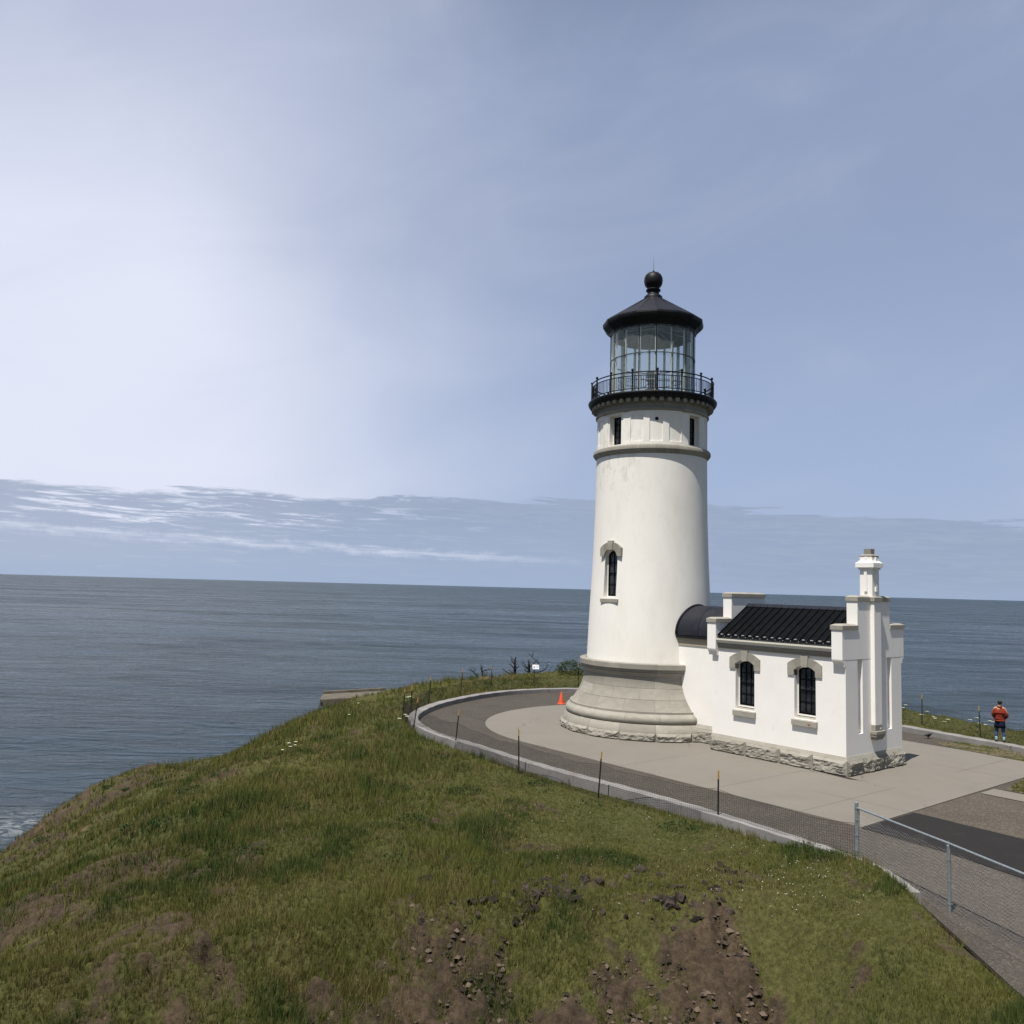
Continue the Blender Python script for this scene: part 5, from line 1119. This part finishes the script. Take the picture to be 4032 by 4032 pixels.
# ================================================================== UMBEL FLOWERS
M_umbel = mat('umbel_white', (0.42, 0.46, 0.32), 0.9, 0.1); M_stem = mat('plant_stem', (0.07, 0.10, 0.03), 0.8, 0.1)
def make_umbel(x, y, hh, rad, seed, label, group):
    z = gz(x, y); r_ = random.Random(seed); e = empty('flowering_plant', (x, y, z), label, 'flower', group); p = Vector((x, y, z))
    top = p + Vector((r_.uniform(-.08, .08), r_.uniform(-.08, .08), hh)); b = MB(); b.path([p - EZ * 0.05, p.lerp(top, 0.5) + Vector((0.02, 0, 0)), top], [0.008, 0.007, 0.005], 5)
    for i in range(9): a = 2 * pi * i / 9; b.path([top, top + Vector((cos(a) * rad * .8, sin(a) * rad * .8, .04))], 0.003, 3)
    b.build('stem', M_stem, e); b = MB()
    for i in range(26):
        a = r_.random() * 2 * pi; q_ = rad * sqrt(r_.random()); b.ball(top + Vector((q_ * cos(a), q_ * sin(a), .05 - q_ * q_ * 1.5)), 0.018 + 0.008 * r_.random(), 6, 4, (1, 1, .5))
    b.build('flower_head', M_umbel, e)
k_ = 0
for cl, (lab, grp) in enumerate((('creamy flat flower head beside the leftmost net stakes at the kerb end', 'flower heads by the kerb end'), ('pale flower head in the small cluster out on the grass slope', 'flower heads on the slope'), ('white flat flower head in the grass behind the far kerb', 'flower heads behind the far kerb'))):
    pts = (((1572, 2852), (1606, 2848), (1597, 2770), (1612, 2762), (1589, 2842)), ((1116, 2988), (1132, 2978), (1143, 2970), (1160, 2968), (1165, 2962), (1376, 2835), (1410, 2790)),
           ((3560, 2800), (3556, 2806), (3653, 2826), (3628, 2832), (3680, 2845), (3690, 2858), (3820, 2856), (3842, 2852), (3850, 2868), (3885, 2880), (3905, 2868), (3915, 2866), (3925, 2880), (3720, 2862), (3738, 2858)))[cl]
    for (px, py) in pts:
        x, y, z = spot(px, py + 14); make_umbel(x, y, 0.35 + 0.12 * ((k_ * 7) % 5) / 5, (0.085, 0.045, 0.085)[cl] * (0.8 + 0.1 * (k_ % 4)), 50 + k_, lab, grp); k_ += 1

# ================================================================== ROCKS
def rock(x, y, s_, seed, label, group):
    r_ = np.random.default_rng(seed); bm = bmesh.new(); bmesh.ops.create_icosphere(bm, subdivisions=3, radius=1.0)
    V = np.array([v.co[:] for v in bm.verts]); nd = r_.normal(size=(22, 3)); nd /= np.linalg.norm(nd, axis=1)[:, None]; lim = 0.38 + 0.42 * r_.random(22)
    for d_, l_ in zip(nd, lim): pr = V @ d_; V -= np.outer(np.clip(pr - l_, 0, None), d_)
    V = V * (1 + 0.22 * (fbm(V[:, 0] * 2 + seed, V[:, 1] * 2 + V[:, 2] * 1.7, 1.0, 4)[:, None] - 0.5)) * s_ * np.array([1.2, 0.9, 0.75])
    for v, c_ in zip(bm.verts, V): v.co = c_
    me = bpy.data.meshes.new('rock'); bm.to_mesh(me); bm.free(); me.materials.append(M_basalt); o = bpy.data.objects.new('rock', me); C.objects.link(o)
    o.location = (x, y, gz(x, y) - s_ * 0.02); o.rotation_euler = (r_.random() * 0.8, r_.random() * 0.8, r_.random() * 6); tag(o, label, 'rock', group); return o
rr2 = random.Random(12); cnt = 0
while cnt < 240:
    px = rr2.gauss(2250, 330); py = rr2.uniform(3405, 3640)
    if px < 1650 or px > 2950 or (py < 3460 and rr2.random() < 0.6): continue
    if fbm(np.array([px / 130.0]), np.array([py / 90.0]), 1.0, 3)[0] < 0.44: continue
    if cnt > 0 and py > 3560 and rr2.random() < 0.5: continue
    x, y, z = spot(px, py); big = rr2.random() ** 2.2
    rock(x, y, 0.05 + 0.17 * big, 300 + cnt, 'dark brown rock lump in the bare eroded bank at the lower edge of the hill', 'rocks in the eroded bank'); cnt += 1

# loose rubble on the bare soil: uncountable
def rubble(n_):
    az_ = rng.uniform(radians(-33), radians(33), n_); d_ = 1 / rng.uniform(1 / 45.0, 1 / 10.5, n_); X = d_ * np.sin(az_); Y = d_ * np.cos(az_); Z, dk, dl, yb = ground_h(X, Y); so_ = soil_mask(X, Y, dk, dl, yb)
    near = sst(-(Y - yb), -2.2, -0.3) * sst(X, -6, -1) * sst(-X, -8, -5)
    ok = (dk > 0.6) & (dl < 0) & (rng.random(n_) < so_ * (0.12 + 0.88 * near)); X, Y, Z, d_, near = X[ok], Y[ok], Z[ok], d_[ok], near[ok]; m = len(X)
    r_ = np.random.default_rng(5); s_ = (0.010 + 0.055 * r_.random(m) ** 3.0 * (0.25 + near)) * (0.7 + d_ / 40)
    O = np.array([(1, 0, 0), (-1, 0, 0), (0, 1, 0), (0, -1, 0), (0, 0, 1), (0, 0, -1), (.7, .7, .4), (-.7, .6, .5)]); T = np.array([(4, 6, 0), (4, 2, 6), (4, 7, 2), (4, 1, 7), (4, 3, 1), (4, 0, 3), (6, 2, 0), (7, 1, 2), (5, 2, 0), (5, 1, 2), (5, 3, 1), (5, 0, 3)])
    V = O[None] * (0.55 + 0.6 * r_.random((m, 8, 1))) * s_[:, None, None] * np.array([1.25, 1.0, 0.8]); a = r_.random(m) * 6.28; c_, q_ = np.cos(a)[:, None], np.sin(a)[:, None]
    V = np.stack([V[..., 0] * c_ - V[..., 1] * q_, V[..., 0] * q_ + V[..., 1] * c_, V[..., 2]], -1) + np.stack([X, Y, Z], -1)[:, None, :]
    t = r_.random((m, 1)) ** 1.5; cc = np.array([0.024, 0.019, 0.016]) * (1 - t) + np.array([0.13, 0.10, 0.075]) * t
    F_ = (T[None] + 8 * np.arange(m)[:, None, None]).reshape(-1, 3)
    return tag(np_mesh('rubble', V.reshape(-1, 3), F_, M_blade, np.repeat(cc, 8, 0)), kind='stuff')
rubble(60000)

# ================================================================== GRASS
def blades(name, X, Y, Z, hgt, wid, nb, colf, lean=0.5, seed=0):
    r_ = np.random.default_rng(seed); n_ = len(X); X = np.repeat(X, nb); Y = np.repeat(Y, nb); Z = np.repeat(Z, nb); hgt = np.repeat(hgt, nb); wid = np.repeat(wid, nb); N = n_ * nb
    X = X + r_.normal(size=N) * wid * 3.2; Y = Y + r_.normal(size=N) * wid * 3.2
    a = r_.random(N) * 2 * pi; h_ = hgt * (0.45 + 0.85 * r_.random(N)); le = lean * h_ * r_.random(N); la = r_.random(N) * 2 * pi
    dx = np.cos(a) * wid; dy = np.sin(a) * wid
    B1 = np.stack([X - dx, Y - dy, Z - 0.02], 1); B2 = np.stack([X + dx, Y + dy, Z - 0.02], 1); T_ = np.stack([X + np.cos(la) * le, Y + np.sin(la) * le, Z + h_], 1)
    V = np.stack([B1, B2, T_], 1).reshape(-1, 3); Q = np.arange(N * 3).reshape(-1, 3); cc = colf(X, Y, N, r_)
    o = np_mesh(name, V, Q, M_blade, np.repeat(cc, 3, 0)); return tag(o, kind='stuff')
def gcol(X, Y, N, r_):
    a = fbm(X + 7, Y + 3, 0.25, 5)[:, None]; p_ = fbm(X + 50, Y - 20, 0.8, 4)[:, None]; t_ = r_.random(N)[:, None]
    c_ = np.array([0.075, 0.096, 0.021]) * (1 - a) + np.array([0.138, 0.130, 0.036]) * a
    c_ = c_ * (0.7 + 0.6 * t_)
    dk = 0.85 * sst(p_, 0.54, 0.70); c_ = c_ * (1 - dk) + np.array([0.042, 0.070, 0.017]) * (0.7 + 0.6 * t_) * dk
    dry = sst(fbm(X, Y + 70, 1.1, 4)[:, None], 0.5, 0.7) * 0.35 + 0.06; pick = (r_.random(N)[:, None] < dry)
    return np.where(pick, np.array([0.20, 0.15, 0.07]) * (0.6 + 0.6 * t_), c_)
NT_ = 260000
azr = rng.uniform(radians(-33.5), radians(33.5), NT_); inv = rng.uniform(1 / 68.0, 1 / 10.5, NT_); dist = 1 / inv
X = dist * np.sin(azr); Y = dist * np.cos(azr); Z, dk, dl, yb = ground_h(X, Y); so_ = soil_mask(X, Y, dk, dl, yb)
clump = fbm(X + 50, Y - 20, 0.8, 4)
keep = (dk > 0.03) & (dl < 3.0) & (Z > -14) & (rng.random(NT_) < (1 - 0.66 * so_) * (0.55 + 0.45 * sst(clump, 0.35, 0.5)))
X, Y, Z, dist, dk, clump = X[keep], Y[keep], Z[keep], dist[keep], dk[keep], clump[keep]
tall = fbm(X - 30, Y + 12, 0.35, 4); left = sst(-X, -3, 3); far = sst(Y, 34, 46)
hh = (0.05 + 0.08 * left + 0.05 * far + 0.16 * sst(tall, 0.45, 0.7) * (0.3 + 0.7 * np.maximum(left, far)) + 0.05 * sst(clump, 0.58, 0.72)) * (0.7 + 0.6 * rng.random(len(X)))
hh = hh + 0.10 * sst(-dk, -0.9, -0.05) * (0.4 + rng.random(len(X))) * (fbm(X, Y, 0.9, 3) > 0.42)
wd = np.clip(0.0042 * (dist / 18.0), 0.0035, 0.012) * (0.8 + 0.6 * rng.random(len(X)))
tag(blades('grass', X, Y, Z, hh, wd, 6, gcol, 0.7, 11), kind='stuff')
# lawns inside the kerb
def in_poly(us_, vs_, poly): return poly_sd(us_, vs_, np.array(poly, float)) < -0.03
U_ = rng.uniform(8.5, 20, 60000); V_ = rng.uniform(-9.1, -0.4, 60000)
ok = in_poly(U_, V_, LAWN1) | in_poly(U_, V_, LAWN2); U_, V_ = U_[ok], V_[ok]; gx = TW.x + EU.x * U_ + EV.x * V_; gy = TW.y + EU.y * U_ + EV.y * V_
ok = ((fbm(gx, gy, 0.9, 5) < 0.46) & (rng.random(len(gx)) < 0.8)) | (rng.random(len(gx)) < 0.10); gx, gy = gx[ok], gy[ok]
blades('lawn_grass', gx, gy, np.full(len(gx), -0.01), 0.05 + 0.03 * rng.random(len(gx)), np.full(len(gx), 0.007), 5, gcol, 0.8, 12)
# weeds: low broad-leaved clumps
M_weed = M_blade
wk = 0
wsp = [(1560, 3110), (1530, 3125), (1840, 3120), (1335, 3110), (1290, 3140), (1150, 3180), (1075, 3060), (1480, 3255), (1550, 3260), (1620, 3225), (950, 3200), (640, 3240), (520, 3260), (430, 3100), (500, 3110), (760, 3120), (860, 3330), (1000, 3350), (300, 3250), (180, 3310), (2680, 3265), (2300, 3400), (1890, 3420), (1560, 3400), (2440, 3390), (3010, 3300), (3180, 3345), (3290, 3380), (700, 2996), (660, 2995), (620, 3000), (1640, 2950), (1580, 2975), (1720, 2990), (2120, 3090)]
LV, LQ, LC = [], [], []; base_i = 0
for i, (px, py) in enumerate(wsp):
    x, y, z = spot(px, py); r_ = random.Random(i); rad = 0.18 + 0.30 * r_.random()
    n_ = int(420 * rad / 0.3); V, Q, cc = leaf_mesh('w', (x, y, z), rad, n_, 0.024 * (y / 22) ** 0.5, ((0.016, 0.034, 0.012), (0.05, 0.078, 0.022)), '', '', seed=900 + i, sc=(1.3, 1.0, 0.38))
    LV.append(V); LQ.append(Q + base_i); LC.append(cc); base_i += len(V)
tag(np_mesh('ground_cover', np.concatenate(LV), np.concatenate(LQ), M_blade, np.concatenate(LC)), kind='stuff')
# daisies and buttercups, far too many and too small to count
fx, fy, fz, fc = [], [], [], []
for i in range(1500):
    px = random.gauss(3080, 230) if i % 3 else random.uniform(1700, 3400); py = random.gauss(3440, 70) if i % 3 else random.uniform(3120, 3640)
    if i % 3 and (fbm(np.array([px / 60.]), np.array([py / 45.]), 1.0, 3)[0] < 0.47): continue
    if len(fx) > 170: break
    X_, Y_, Z_ = spot(px, py)
    if poly_sd(np.array([X_]), np.array([Y_]), KO_w)[0] < 0.05: continue
    fx.append(X_); fy.append(Y_); fz.append(Z_ + 0.05); fc.append((0.62, 0.42, 0.03) if random.random() < 0.08 else (0.62, 0.60, 0.56))
b = MB(); 
for x, y, z in zip(fx, fy, fz):
    r0 = 0.007 + 0.005 * random.random(); b.add([Vector((x + r0 * cos(a), y + r0 * sin(a), z)) for a in (0, 1.05, 2.09, 3.14, 4.19, 5.24)] + [Vector((x, y, z + 0.008)), Vector((x, y, z - 0.008))], [(k, (k + 1) % 6, 6) for k in range(6)] + [((k + 1) % 6, k, 7) for k in range(6)])
ds = b.build('daisies', M_board); ds.data.materials.clear(); ds.data.materials.append(mat('petals', (0.62, 0.60, 0.56), 0.8, 0.1)); tag(ds, kind='stuff')
